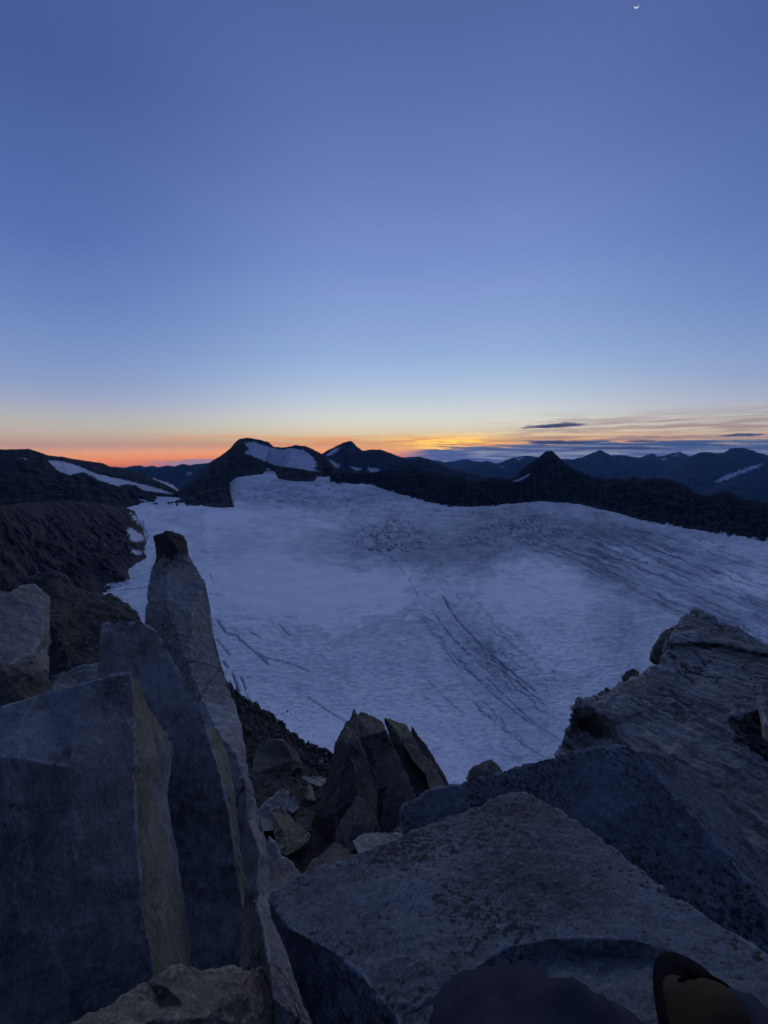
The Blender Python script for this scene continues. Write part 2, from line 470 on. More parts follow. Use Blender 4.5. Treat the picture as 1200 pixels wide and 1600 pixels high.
def build_glacier():
    rows = np.concatenate([np.arange(725, 762, 1.0), np.arange(762, 796, .32), np.arange(796, 900, .75), np.arange(900, 1120, 1.0), np.arange(1120, 1420, 2.2)])
    cols = np.concatenate([np.arange(-500, 180, 9.), np.arange(180, 1210, 1.3), np.arange(1210, 1800, 8.)])
    PX, PY = np.meshgrid(cols, rows)
    dirz = W(PX, PY, 1.0)
    k = -250 / dirz[..., 2]
    x = dirz[..., 0] * k; y = dirz[..., 1] * k
    z = zg(x, y)
    PX, PY, _ = proj(np.stack([x, y, z], -1))      # where each ice point is seen from the ridge
    q = lambda a, b, w=0: np.stack([PX / a, PY / b, np.zeros_like(PX) + w], -1)
    qw = lambda a, w=0: np.stack([x / a, y / a, np.zeros_like(PX) + w], -1)
    ice = np.zeros_like(PX)           # 0 clean firn .. 1 bare dirty ice
    carve = np.zeros_like(PX)

    def ell(cx, cy, rx, ry, soft=.5, ang=0.):
        ca, sa = math.cos(ang), math.sin(ang)
        dx = PX - cx; dy = PY - cy
        wob = fbm(q(40, 16, cx), 3, 5) * .45
        r = np.hypot((dx * ca + dy * sa) / rx, (-dx * sa + dy * ca) / ry) + wob
        return 1 - sm(1 - soft, 1 + soft, r)
    warp0 = fbm(q(38, 18), 3, 21)
    ice += .22 * sm(-.3, .5, fbm(qw(320, 3), 4, 11))
    ice += .35 * ell(620, 850, 140, 38, .5)
    ice += .28 * ell(740, 870, 120, 34)
    ice += .14 * ell(735, 985, 36, 70, .8, -.5)
    ice += .1 * ell(800, 1050, 50, 95, .8, -.85)
    ice += .4 * ell(1030, 890, 260, 52, .45, .3)
    ice += .25 * ell(900, 830, 200, 32)
    ice += .2 * ell(960, 960, 30, 110, .6, -.25)
    ice += .18 * ell(470, 1060, 150, 40, .8)
    ice += .12 * ell(540, 960, 22, 90, .7, .2)
    ice += .25 * sm(900, 780, PY) * sm(300, 460, PX)
    ice -= .3 * ell(838, 886, 62, 20, .4, .05)
    ice -= .15 * ell(860, 960, 80, 70, .8)
    ice -= .45 * ell(1165, 912, 55, 17, .4, .12)
    ice -= .3 * ell(990, 870, 40, 10, .4, .2)
    ice -= .3 * ell(460, 930, 150, 50, .4)
    ice -= .2 * ell(350, 810, 180, 22)
    # firn lobes with terraced, wavy melt lines round their rims
    for cx, cy, rx, ry, ang, w_ in ((470, 885, 190, 95, .25, .16), (862, 935, 112, 118, -.35, .08), (600, 1010, 120, 60, .3, .06)):
        ca, sa = math.cos(ang), math.sin(ang); dx = PX - cx; dy = PY - cy
        r_ = np.hypot((dx * ca + dy * sa) / rx, (-dx * sa + dy * ca) / ry) + .28 * fbm(q(70, 34, cx), 4, 7)
        ice -= w_ * (1 - sm(.93, 1.0, r_))
        ice += w_ * .8 * np.exp(-((r_ - 1.07) / .06) ** 2) + .1 * np.sin(r_ * 34 + 2 * warp0) * np.exp(-((r_ - 1.1) / .22) ** 2)
    # crevasse fields: arcs and long flow stripes
    warp = fbm(q(38, 18), 3, 21)

    def arcs(cx, cy, asp, spacing, mask, depth, thr=.25, seed=0):
        nonlocal carve, ice
        r = np.hypot(PX - cx, (PY - cy) * asp) + warp * spacing * 2.2
        ph = r / spacing
        l = np.abs(ph - np.round(ph)) * 2
        brk = sm(-.12, .12, fbm(q(13, 7, seed + 2), 3, 31 + seed) + thr - .25)
        line = (1 - sm(.12, .42, l)) * mask * brk
        carve += line * depth; ice += line * .5
    arcs(700, 800, 2.3, 9, ell(610, 836, 62, 27, .4), 7, .3, 1)
    arcs(930, 795, 2.4, 9, ell(826, 828, 62, 21, .4), 7, .38, 2)
    arcs(800, 790, 2.2, 8, ell(745, 842, 26, 13, .4), 5, .25, 3)
    arcs(560, 640, 2.0, 8, ell(560, 785, 150, 24, .5), 3, .15, 4)
    arcs(760, 640, 1.6, 7, ell(760, 800, 130, 13, .5), 3.5, .25, 5)
    arcs(690, 690, 1.9, 6.5, .6 * ell(670, 850, 170, 55, .6), 2.0, .12, 6)
    arcs(930, 700, 1.5, 6, .6 * ell(880, 850, 170, 45, .6), 2.0, .12, 7)
    arcs(1100, 640, 1.3, 6, .7 * ell(1040, 850, 150, 30, .6), 2.0, .2, 8)
    arcs(820, 640, 1.2, 6, .5 * ell(830, 1010, 130, 70, .6), 1.2, .1, 10)
    arcs(420, 700, 1.4, 7, ell(450, 772, 95, 22, .5), 2.5, .22, 9)
    fld = sm(-25, 25, poly_sd(PX, PY, [(850, 848), (960, 835), (1100, 850), (1260, 900), (1260, 1040), (1080, 970), (985, 940), (955, 905)]))
    st = (PY - 840) - .40 * (PX - 870) + warp * 4.5
    n1 = pnoise(np.stack([PX / 110, st / 3.6, PX * 0], -1), 61)
    n2 = pnoise(np.stack([PX / 60, st / 2.2, PX * 0 + 4], -1), 62)
    sline = sm(.12, .45, n1) + .7 * sm(.15, .5, n2)
    carve += sline * fld * 3.0; ice += sline * fld * .5; ice -= .3 * fld * sm(.1, .5, -n1)
    # long flow lines through the middle
    fl = ell(770, 1050, 85, 150, .4, -.62)
    st2 = (PX - 700) * .72 - (PY - 940) * .72 + warp * 8
    n3 = pnoise(np.stack([st2 / 5.5, (PX + PY) / 190, PX * 0], -1), 71)
    carve += sm(.2, .5, n3) * fl * 1.6; ice += sm(.15, .5, n3) * fl * .28
    lft = ell(880, 900, 180, 60, .6, .5)
    n4 = pnoise(np.stack([((PY - 840) - .5 * (PX - 800) + warp * 7) / 4.2, PX / 130, PX * 0], -1), 73)
    carve += sm(.25, .5, n4) * lft * 1.2; ice += sm(.2, .5, n4) * lft * .2

    def crack(pts, w, depth, dark=.6, jit=2.2):
        nonlocal carve, ice
        pts = np.asarray(pts, float)
        x0, x1 = pts[:, 0].min() - 12, pts[:, 0].max() + 12; y0, y1 = pts[:, 1].min() - 12, pts[:, 1].max() + 12
        r = np.where((rows > y0) & (rows < y1))[0]; cc = np.where((cols > x0) & (cols < x1))[0]
        if not len(r) or not len(cc): return
        sl = np.s_[r[0]:r[-1] + 1, cc[0]:cc[-1] + 1]
        a, b = PX[sl], PY[sl]
        jx = fbm(np.stack([a / 9, b / 9, a * 0 + w], -1), 3, 83) * jit
        d = line_d(a + jx, b + jx * .6, pts)
        ww = w * .72 * (.75 + .7 * pnoise(np.stack([a / 14, b / 14, a * 0], -1), 5))
        m = (1 - sm(ww * .5, ww * 1.15 + .4, d)) * sm(-.5, -.2, pnoise(np.stack([a / 17, b / 17, a * 0 + 9], -1), 6))
        carve[sl] += m * depth; ice[sl] += m * dark * (1.0 if w > 1.25 else .6)
    for pts, w_, dp in [
        ([(339, 969), (354, 990), (371, 993), (376, 1001), (401, 1021), (420, 1038)], 1.8, 6),
        ([(401, 1017), (416, 1029), (440, 1033), (462, 1040), (484, 1050)], 1.1, 4),
        ([(338, 998), (348, 1010), (358, 1022)], 1.3, 4),
        ([(350, 1034), (363, 1052), (371, 1069), (373, 1088), (388, 1112)], 2.6, 8),
        ([(377, 1057), (385, 1082), (394, 1106)], 1.8, 5),
        ([(389, 987), (408, 997)], 1.0, 3), ([(327, 896), (331, 907)], 1.0, 4), ([(340, 904), (328, 915)], 1.0, 3),
        ([(436, 975), (450, 990), (455, 1003)], 1.0, 3.5), ([(482, 1090), (505, 1106), (532, 1122), (548, 1130)], 1.1, 3.5),
        ([(692, 932), (702, 950), (722, 978), (752, 1008), (795, 1046), (840, 1082)], 1.3, 5),
        ([(676, 955), (700, 988), (735, 1025), (775, 1060)], 1.0, 3), ([(715, 1030), (770, 1085), (830, 1130)], .9, 2.5),
        ([(740, 1000), (800, 1060), (850, 1100)], .9, 2.5), ([(610, 870), (640, 905), (652, 930)], .9, 2.5),
        ([(740, 1100), (800, 1150), (850, 1185)], .8, 2), ([(760, 1060), (830, 1125), (880, 1160)], .8, 2), ([(660, 965), (690, 1010), (720, 1045)], .7, 2),
        ([(975, 822), (1005, 832), (1018, 834)], 1.2, 6), ([(930, 800), (933, 812)], 1., 4), ([(955, 818), (985, 830), (1012, 833)], .8, 4),
        ([(878, 862), (920, 884), (960, 905), (1010, 930), (1060, 955)], 1.2, 4), ([(870, 850), (930, 880), (1000, 915)], .8, 3),
        ([(640, 800), (680, 806), (730, 806), (770, 802)], .9, 3),
        ([(690, 812), (740, 815), (780, 808)], .9, 3)]:
        crack(pts, w_, dp)
    ice -= .28 * sm(960, 1150, PY) * sm(820, 640, PX - (PY - 1100) * .6)
    # dark rim where the ice leaves the left-hand cliffs
    crack([(222, 812), (226, 826), (229, 838), (226, 850), (222, 862)], 1.4, 6, .7)
    crack([(150, 924), (190, 922), (232, 918)], 1.0, 4, .6)
    rip = fbm(q(11, 2.6, 3), 4, 91)
    near = sm(860, 1040, PY)
    z = z - np.minimum(carve, 12)
    z = z + rip * (.4 * near + .1) + fbm(qw(60, 2), 4, 93) * 1.6
    ice = ice + .26 * sm(.05, .5, rip) * near - .12 * sm(0, .5, -rip) * near + .2 * fbm(q(24, 5, 8), 4, 95)
    edge = np.interp(PX, [-500, 195, 215, 262, 344, 349, 355, 370, 395, 410, 414, 424, 430, 435, 460, 490, 495, 515, 521, 535, 555, 585, 610, 650, 700, 760, 800, 840, 900, 960, 1000, 1080, 1200, 1320, 1500, 1800],
                     [900, 790, 776, 776, 784, 770, 756, 746, 742, 741, 733, 732, 737, 748, 752, 752, 746, 745, 752, 750, 750, 750, 760, 771, 783, 783, 779, 776, 779, 792, 804, 818, 838, 858, 890, 940])
    z = z - np.clip(edge - PY, 0, 40) * 30          # the ice ends under the flanks that close it in
    V = np.stack([x, y, z], -1)
    me = mesh_np('glacier', V, grid_quads(len(rows), len(cols), True))
    fattr(me, 'ice', np.clip(ice, -.3, 1.2))
    m, nt, b = new_mat('glacier_ice')
    at = nt.nodes.new('ShaderNodeAttribute'); at.attribute_name = 'ice'
    v = mapping(nt, (.02, .05, .05))
    nz = noise_n(nt, v, 3, 8, .65)
    nz2 = noise_n(nt, mapping(nt, (.25, .7, .5)), 1, 5, .6)
    f = math_(nt, 'ADD', at.outputs['Fac'], math_(nt, 'MULTIPLY', math_(nt, 'SUBTRACT', nz, .5), .5))
    f = math_(nt, 'ADD', f, math_(nt, 'MULTIPLY', math_(nt, 'SUBTRACT', nz2, .5), .35))
    col = ramp(nt, mrange(nt, f, -.3, 1.2, 0, 1, False), [(0, (.95, .94, .9)), (.12, (.89, .9, .86)), (.24, (.71, .755, .735)), (.5, (.46, .51, .53)), (.8, (.26, .3, .34)), (1, (.15, .18, .23))])
    nt.links.new(col, b.inputs['Base Color']); b.inputs['Roughness'].default_value = .8
    b.inputs['Specular IOR Level'].default_value = .2
    bp = nt.nodes.new('ShaderNodeBump'); bp.inputs['Strength'].default_value = .5; bp.inputs['Distance'].default_value = 1.2
    nt.links.new(nz2, bp.inputs['Height']); nt.links.new(bp.outputs[0], b.inputs['Normal'])
    me.materials.append(m)
    return tag(link(bpy.data.objects.new('glacier', me)), kind='structure')


# ------------------------------------------------------------------ mountains
def build_mountains():
    near = mountain_mat('dark_gneiss_flank', (.03, .028, .028), (.085, .073, .064), .03)
    mid = mountain_mat('dark_rock_ridge', (.024, .022, .023), (.046, .04, .037), .012)
    far = mountain_mat('distant_rock', (.026, .026, .03), (.045, .043, .045), .002)
    # main dark ridge closing the glacier, with the pyramid peak
    cr = [(516, 742), (540, 737), (560, 740), (579, 739), (600, 736), (624, 731.5), (642, 729), (660, 734.5), (680, 738), (702, 745), (720, 743.5), (738, 753), (762, 748), (780, 746.5),
          (798, 750.4), (806, 745), (819, 731.5), (840, 716), (853, 705), (862.5, 704.5), (874, 715), (885, 726), (906, 737), (927, 746), (951, 750), (958, 747), (976, 750), (990, 745),
          (1004, 749), (1021, 747.5), (1039, 748), (1060, 754), (1077, 761.5), (1085, 770), (1105, 775.5), (1123, 769), (1140, 768), (1158, 779), (1200, 788), (1300, 800), (1450, 815)]
    fx = [480, 520, 555, 585, 610, 650, 700, 760, 800, 840, 900, 960, 1000, 1080, 1200, 1320, 1500]
    fy = [751, 752.5, 755, 758, 768, 779, 791, 791, 787, 783.5, 787, 800, 812, 826, 846, 866, 900]
    crest, foot = [], []
    for x, y in cr:
        yf = float(np.interp(x, fx, fy)); d = gl(x, yf)
        foot.append((x, yf, d)); crest.append((x, y, d + 90 + 6.5 * (yf - y)))
    ridge('rock_ridge', crest, foot, 900, 130, 60, 1 / 130., mid, 3, [[(800, 752), (815, 746), (829, 739), (826, 744), (815, 750), (806, 753)]], 1.7, .2, .12, .06, 2.6, .5, smooth_at=856.)
    # snowy dome peak
    crest = [(235, 786, 2750), (262, 780, 2700), (277, 770, 2700), (302, 747, 2750), (330, 721, 2800), (345, 712, 2800), (360, 701, 2820), (366, 692.5, 2830), (375, 685.5, 2850), (387, 684, 2850),
             (405, 687, 2880), (420, 691, 2900), (427, 698, 2900), (442, 699.5, 2920), (455, 697.5, 2900), (461, 695.5, 2900), (477, 697, 2880), (490, 702.5, 2850), (502, 709, 2800), (517, 722, 2780), (525, 735, 2700), (532, 748, 2600)]
    fp = [(232, 787), (262, 786), (280, 788), (310, 791), (340, 793), (366, 793), (358, 782), (352, 765), (350, 755), (370, 745), (395, 741), (410, 740), (414, 732), (424, 733), (430, 736), (435, 747), (460, 751), (485, 751), (495, 746), (510, 745), (520, 752), (535, 754)]
    foot = G(*fp)
    ridge('snowy_mountain', crest, foot, 620, 150, 45, 1 / 170., near_dome(), 11, [
        [(382, 692.5), (397, 690), (410, 695), (427, 700), (442, 701.5), (457, 700), (477, 704), (490, 715), (496, 727.5), (490, 732), (502, 737), (485, 735.5), (457, 731), (432, 727.5), (415, 721), (400, 715), (382, 707.5), (388, 702)],
        [(414, 731), (420, 731), (432, 742), (436, 752), (428, 752), (420, 742)], [(495, 745), (516, 744), (521, 756), (490, 756)]], .5, .2, .1, .05, 1.0, 1.2)
    # peak behind, with a ridge running down to the right
    pk = [(490, 722), (505, 707.5), (519, 700), (537, 691.6), (543, 690), (549.6, 689), (558, 698.5), (567, 704.5), (579, 702.4), (594, 702.4), (609, 707.5), (621, 712.6), (639, 718), (648, 716.5), (655.5, 713.5),
          (663, 716.5), (684, 724), (705, 731.5), (735, 739), (768, 746.5), (800, 756), (840, 770)]
    ridge('mountain', [(x, y, 5600) for x, y in pk], [(x, 772 + .01 * (x - 490), 4600) for x, y in pk], 420, 80, 130, 1 / 420., mid, 21,
          [[(508, 711), (516, 705), (530, 697.5), (531, 700), (524, 708), (513, 713)], [(506, 716), (516, 719), (530, 725), (526, 731), (518, 726)], [(548, 729), (566, 732), (560, 735), (550, 733)], [(575, 731), (594, 732), (588, 739), (576, 736)]], .5, .25, .1, .05)
    # left: long dark slope with its snowfield, and a lower flank of pale gneiss beside the ice
    sl = [(-500, 670, 1500), (-250, 690, 1600), (-90, 700, 1750), (0, 702.5, 1900), (25, 702, 1950), (45, 701.7, 2000), (60, 706, 2050), (75, 712, 2100), (97, 713.7, 2200), (112, 717, 2300), (135, 720.5, 2400), (160, 723.7, 2550), (172, 729.5, 2600),
          (195, 734, 2700), (217, 739, 2800), (232, 745.5, 2850), (265, 760, 2950), (277, 767, 2950), (292, 780, 2900)]
    fo = [(-500, 830, 1200), (-250, 830, 1250), (-90, 830, 1300), (0, 830, 1350), (30, 828, 1380), (50, 826, 1420), (80, 822, 1450), (110, 818, 1500), (140, 812, 1550), (165, 806, 1620), (190, 800, 1700), (205, 797, 1800), (214, 796, 1850), (225, 796, 1900), (235, 794, 1930), (241, 789, 2000), (258, 783, 2200), (272, 783, 2250), (292, 787, 2200)]
    ridge('mountain_slope', sl, fo, 620, 150, 42, 1 / 190., mid, 31, [
        [(76, 719), (100, 721), (125, 729), (150, 740), (175, 746), (200, 751), (225, 757), (250, 764), (272, 772), (245, 769.5), (225, 766), (212, 759), (197, 756), (185, 760), (155, 751), (145, 744), (130, 738), (107, 742), (92, 736), (82, 727)],
        [(31, 715), (35, 715), (35, 717), (32, 717)], [(37, 716), (43, 716.5), (43, 718), (38, 718)], [(216, 779), (232, 782), (230, 784), (218, 781)]], .6, .18, .12, .03, .5, 1.0, gul=24.)
    ns = [(-520, 742, 330), (-250, 760, 420), (-60, 784, 560), (0, 790, 640), (40, 786, 740), (90, 783, 860), (130, 784, 980), (165, 788, 1080), (188, 791, 1180), (203, 796, 1290), (210, 799, 1380)]
    nf = G((-520, 1300), (-250, 1130), (-40, 1010), (60, 960), (148, 928), (205, 912), (201, 888), (229, 872), (225, 846), (222, 822), (211, 801))
    ridge('mountain_slope', ns, nf, 520, 190, 17, 1 / 60., near, 41, [[(208, 800), (222, 812), (226, 824), (214, 818), (206, 806)], [(200, 822), (222, 834), (226, 846), (206, 846), (200, 834)], [(206, 856), (224, 862), (222, 868), (204, 864)], [(160, 915), (205, 905), (240, 916), (205, 921)]], .8, .1, .15, .02, 1.2, 3, gul=42.)
    # second slope far left with its strip of snow
    s2 = [(165, 741, 4200), (190, 736, 4300), (215, 739, 4400), (230, 742, 4500), (250, 747, 4600), (270, 757, 4700), (290, 770, 4700)]
    ridge('mountain_slope', s2, [(x, 785, 3700) for x, _, _ in s2], 160, 50, 60, 1 / 300., mid, 51,
          [[(230, 745), (248, 749), (268, 757), (283, 767), (276, 767), (255, 757), (238, 750)]], .4, .2)
    # far ranges
    lf = [(120, 736), (172, 729), (185, 730), (197, 732), (206, 730), (217, 728.7), (226, 731), (235, 730), (245, 731), (257, 729), (272, 729), (285, 725), (297, 727), (310, 725), (327, 723), (350, 722), (380, 726)]
    ridge('distant_range', [(x, y, 9500) for x, y in lf], [(x, 790, 7000) for x, y in lf], 260, 60, 350, 1 / 900., far, 61, [[(290, 741), (299, 737), (300, 740), (293, 743)]], .8, .25)
    l2 = [(150, 733), (175, 730), (195, 731), (206, 728.5), (218, 727), (226, 729.5), (238, 728), (247, 730), (262, 727.5), (300, 732)]
    ridge('distant_range', [(x, y, 17000) for x, y in l2], [(x, 770, 14000) for x, y in l2], 160, 30, 400, 1 / 1500., far, 62, (), .6, .3)
    r3 = [(620, 716), (642, 714), (655, 713.5), (672, 718), (695, 722), (708, 721), (720, 718.5), (729, 717.5), (738, 720), (752, 722), (775, 727), (820, 731)]
    ridge('distant_range', [(x, y, 20500) for x, y in r3], [(x, 760, 18000) for x, y in r3], 200, 30, 600, 1 / 2400., far, 63, (), .5, .2, .08)
    r2 = [(700, 737), (725, 732), (745, 727), (760, 720), (768, 722), (777, 725), (790, 720), (800, 716.5), (812, 714), (822, 712.5), (845, 715), (870, 716), (881, 717.7), (895, 718), (910, 715), (923, 709), (931, 705.5), (937.5, 702.7), (945, 707), (955, 712), (976, 712), (1000, 716),
          (1012, 716), (1030, 718), (1060, 722), (1100, 730)]
    ridge('distant_range', [(x, y, 13500) for x, y in r2], [(x, 800, 10000) for x, y in r2], 420, 80, 450, 1 / 1300., far, 64,
          [[(807, 717), (815, 714), (818, 715), (810, 720)], [(782, 728), (790, 729), (788, 731), (782, 731)]], 1.1, .28)
    r4 = [(980, 718), (1000, 716), (1011, 710.7), (1020, 709), (1027, 713), (1039, 712.5), (1049, 708), (1062, 706), (1077, 713), (1100, 722), (1140, 735)]
    ridge('distant_range', [(x, y, 16500) for x, y in r4], [(x, 780, 13500) for x, y in r4], 260, 60, 500, 1 / 1600., far, 65,
          [[(1050, 711), (1061, 706.5), (1063, 708), (1054, 714)], [(1024, 721), (1038, 715), (1041, 717), (1030, 722)], [(1009, 727), (1017, 726), (1017, 728.5), (1010, 729)]], 1.0, .28, .12)
    r5 = [(1010, 752), (1035, 738), (1060, 724), (1077, 714), (1091, 708), (1105, 706.5), (1123, 709), (1133, 707), (1140.5, 701.3), (1154, 700), (1165, 701.3), (1179, 705.5), (1200, 712), (1240, 705), (1300, 716), (1420, 700), (1600, 720)]
    ridge('distant_range', [(x, y, 11000) for x, y in r5], [(x, 810, 7600) for x, y in r5], 420, 90, 350, 1 / 1000., far, 66,
          [[(1116, 753), (1130, 744), (1155, 735), (1180, 726), (1194, 723), (1188, 729), (1165, 738), (1140, 747), (1122, 754)]], 1.0, .25)
    r6 = [(1060, 790), (1090, 772), (1120, 760), (1150, 750), (1200, 742), (1260, 735), (1400, 740), (1600, 740)]
    ridge('distant_range', [(x, y, 6800) for x, y in r6], [(x, 850, 4800) for x, y in r6], 260, 60, 160, 1 / 600., far, 67, (), .5, .15)
    # valley floor sheet far below, out to the horizon
    n = 60
    g = np.linspace(-1, 1, n); gx, gy = np.meshgrid(np.sign(g) * np.abs(g) ** 1.6 * 24000, np.sign(g) * np.abs(g) ** 1.6 * 24000)
    gz = -1750 + 180 * fbm(np.stack([gx / 5000, gy / 5000, gx * 0], -1), 3, 5)
    me = mesh_np('terrain', np.stack([gx, gy, gz], -1), grid_quads(n, n, True)); fattr(me, 'snow', np.zeros(n * n)); me.materials.append(far)
    tag(link(bpy.data.objects.new('terrain', me)), kind='structure')


def near_dome():
    return mountain_mat('dome_peak_rock', (.038, .033, .031), (.075, .062, .053), .015, (.66, .69, .76))


# ------------------------------------------------------------------ rocks
def rock(name, pts, edges=(), n_out=None, T=.6, mat=None, k=4.5, amp=.012, fs=1.0, smooth=2, seed=0, shrink=.85, drop=.1,
         strata=None, side=None, label=None, cat='rock', group=None, parent=None, back=None):
    """A block from its corner points: first n_out points run round its outline, the rest and `edges` are inner corners and arrises.
    The hidden side is built T metres behind.  k: mesh size (pixels), amp: roughness (m), fs: size scale of the roughness."""
    n_out = n_out or len(pts)
    p2 = [Vector((p[0], -p[1])) for p in pts]
    out = list(range(n_out))
    area = sum(p2[i].x * p2[(i + 1) % n_out].y - p2[(i + 1) % n_out].x * p2[i].y for i in out)
    if area < 0: out = out[::-1]
    vs, es, fs_, ov, _, _ = delaunay_2d_cdt(p2, list(edges) + [(out[i], out[(i + 1) % n_out]) for i in range(n_out)], [], 0, 1e-4)
    cen = np.array([sum((vs[i] for i in f), Vector((0, 0))) / len(f) for f in fs_])
    ins = poly_sd(cen[:, 0], cen[:, 1], [tuple(p2[i]) for i in out]) > 0
    fs_ = [f for f, k_ in zip(fs_, ins) if k_]
    Ds = []
    for v, o in zip(vs, ov):
        if o: Ds.append(pts[o[0]][2])
        else:
            j = min(range(len(pts)), key=lambda q: (p2[q] - v).length); Ds.append(pts[j][2])
    Pf = np.array([W(v.x, -v.y, d) for v, d in zip(vs, Ds)])
    nf = len(Pf)
    cdir = Pf / np.linalg.norm(Pf, axis=1, keepdims=True)
    Pb = Pf + cdir * T if back is None else Pf + np.array(back)
    cb = Pb.mean(0); Pb = cb + (Pb - cb) * shrink; Pb[:, 2] -= drop
    bm = bmesh.new(); lay = bm.verts.layers.float.new('front')
    A = [bm.verts.new(p) for p in Pf]; B = [bm.verts.new(p) for p in Pb]
    cnt = {}
    used = sorted({i for f in fs_ for i in f})
    for i in range(nf):
        if i not in used: bm.verts.remove(A[i]); bm.verts.remove(B[i])
    for f in fs_:
        bm.faces.new([A[i] for i in f]); bm.faces.new([B[i] for i in reversed(f)])
        for a, b in zip(f, list(f[1:]) + [f[0]]): cnt[(a, b)] = 1
    for (a, b) in list(cnt):
        if (b, a) not in cnt: bm.faces.new([A[b], A[a], B[a], B[b]])
    bmesh.ops.recalc_face_normals(bm, faces=bm.faces)
    bmesh.ops.triangulate(bm, faces=bm.faces)
    for i in used: A[i][lay] = 1.0
    for it in range(9):
        lo = []
        for e in bm.edges:
            a, b = e.verts
            d = max((a.co.y * c_ - a.co.z * s_ + b.co.y * c_ - b.co.z * s_) * .5, .25)
            fr = min(a[lay], b[lay])
            if e.calc_length() > k / F * d * (1.0 if fr > .99 else 4.0): lo.append(e)
        if not lo or len(bm.verts) > 90000: break
        bmesh.ops.subdivide_edges(bm, edges=lo, cuts=1)
        bmesh.ops.triangulate(bm, faces=[f for f in bm.faces if len(f.verts) > 3], quad_method='SHORT_EDGE')
    bm.verts.ensure_lookup_table(); bm.normal_update()
    P = np.array([v.co for v in bm.verts]); fr = np.array([v[lay] for v in bm.verts])
    ed = np.array([[e.verts[0].index, e.verts[1].index] for e in bm.edges]); deg = np.bincount(ed.ravel(), minlength=len(P))[:, None]
    for _ in range(smooth):
        s = np.zeros_like(P); np.add.at(s, ed[:, 0], P[ed[:, 1]]); np.add.at(s, ed[:, 1], P[ed[:, 0]])
        P = P * .45 + .55 * s / deg
    for v, p in zip(bm.verts, P): v.co = p
    bm.normal_update()
    Nn = np.array([v.normal for v in bm.verts])
    Q = P / fs
    mn = np.zeros_like(P); np.add.at(mn, ed[:, 0], P[ed[:, 1]]); np.add.at(mn, ed[:, 1], P[ed[:, 0]])
    el_ = np.array([np.linalg.norm(P[ed[:, 0]] - P[ed[:, 1]], axis=1).mean()])[0]
    cv = np.clip(-((mn / deg - P) * Nn).sum(1) / el_, 0, .6)
    for _ in range(5):
        a_ = np.zeros(len(P)); np.add.at(a_, ed[:, 0], cv[ed[:, 1]]); np.add.at(a_, ed[:, 1], cv[ed[:, 0]])
        cv = np.maximum(cv * .8, a_ / deg[:, 0])
    chip = np.clip(fbm(Q * 9 + 5, 3, seed + 21) * 2.2 - .1, 0, 1) * np.clip(cv * 5, 0, 1)
    h = -1.6 * chip + fbm(Q * 3.1, 3, seed) * .9 + fbm(Q * 11, 4, seed + 5, .6) * .6
    h += -.9 * sm(.55, .9, ridged(Q * 2.3 + 3.7, 2, seed + 8) - .35) * .6        # shallow cracks
    if strata:
        d = np.asarray(strata[:3], float)
        q = Q @ (d / np.linalg.norm(d)) * strata[3] + fbm(Q * 2, 3, seed + 2) * .8
        h += strata[4] * (ridged(np.stack([q, Q[:, 0] * .7, Q[:, 2] * .7], -1), 3, seed + 3) - .8)
    P = P + Nn * (h * amp)[:, None]
    base = P.mean(0); base[2] = P[:, 2].min()
    for v, p in zip(bm.verts, P - base): v.co = p
    me = bpy.data.meshes.new(name)
    for f in bm.faces: f.smooth = True
    bm.to_mesh(me); bm.free()
    if mat: me.materials.append(mat)
    if side:                                          # lichen-yellowed cleft faces
        me.materials.append(side[0])
        cc = np.array([p.center for p in me.polygons]) + base
        ax, ay, _ = proj(cc)
        jx = fbm(cc * 9, 3, 5) * 9
        ok = poly_sd(ax + jx, ay, side[1]) > 0
        for p, f_ in zip(me.polygons, ok):
            if f_: p.material_index = 1
    o = link(bpy.data.objects.new(name, me), parent)
    o.location = base if parent is None else Vector(base) - parent.location
    if label: tag(o, label, cat, group)
    return o


def plane3(a, b, c):
    a, b, c = (W(*p) for p in (a, b, c))
    n = np.cross(b - a, c - a)
    return lambda px, py: float((n @ a) / (n @ W(px, py, 1.0)))


def planeN(p, n):
    a = W(*p); n = np.array(n, float)
    return lambda px, py: float((n @ a) / (n @ W(px, py, 1.0)))


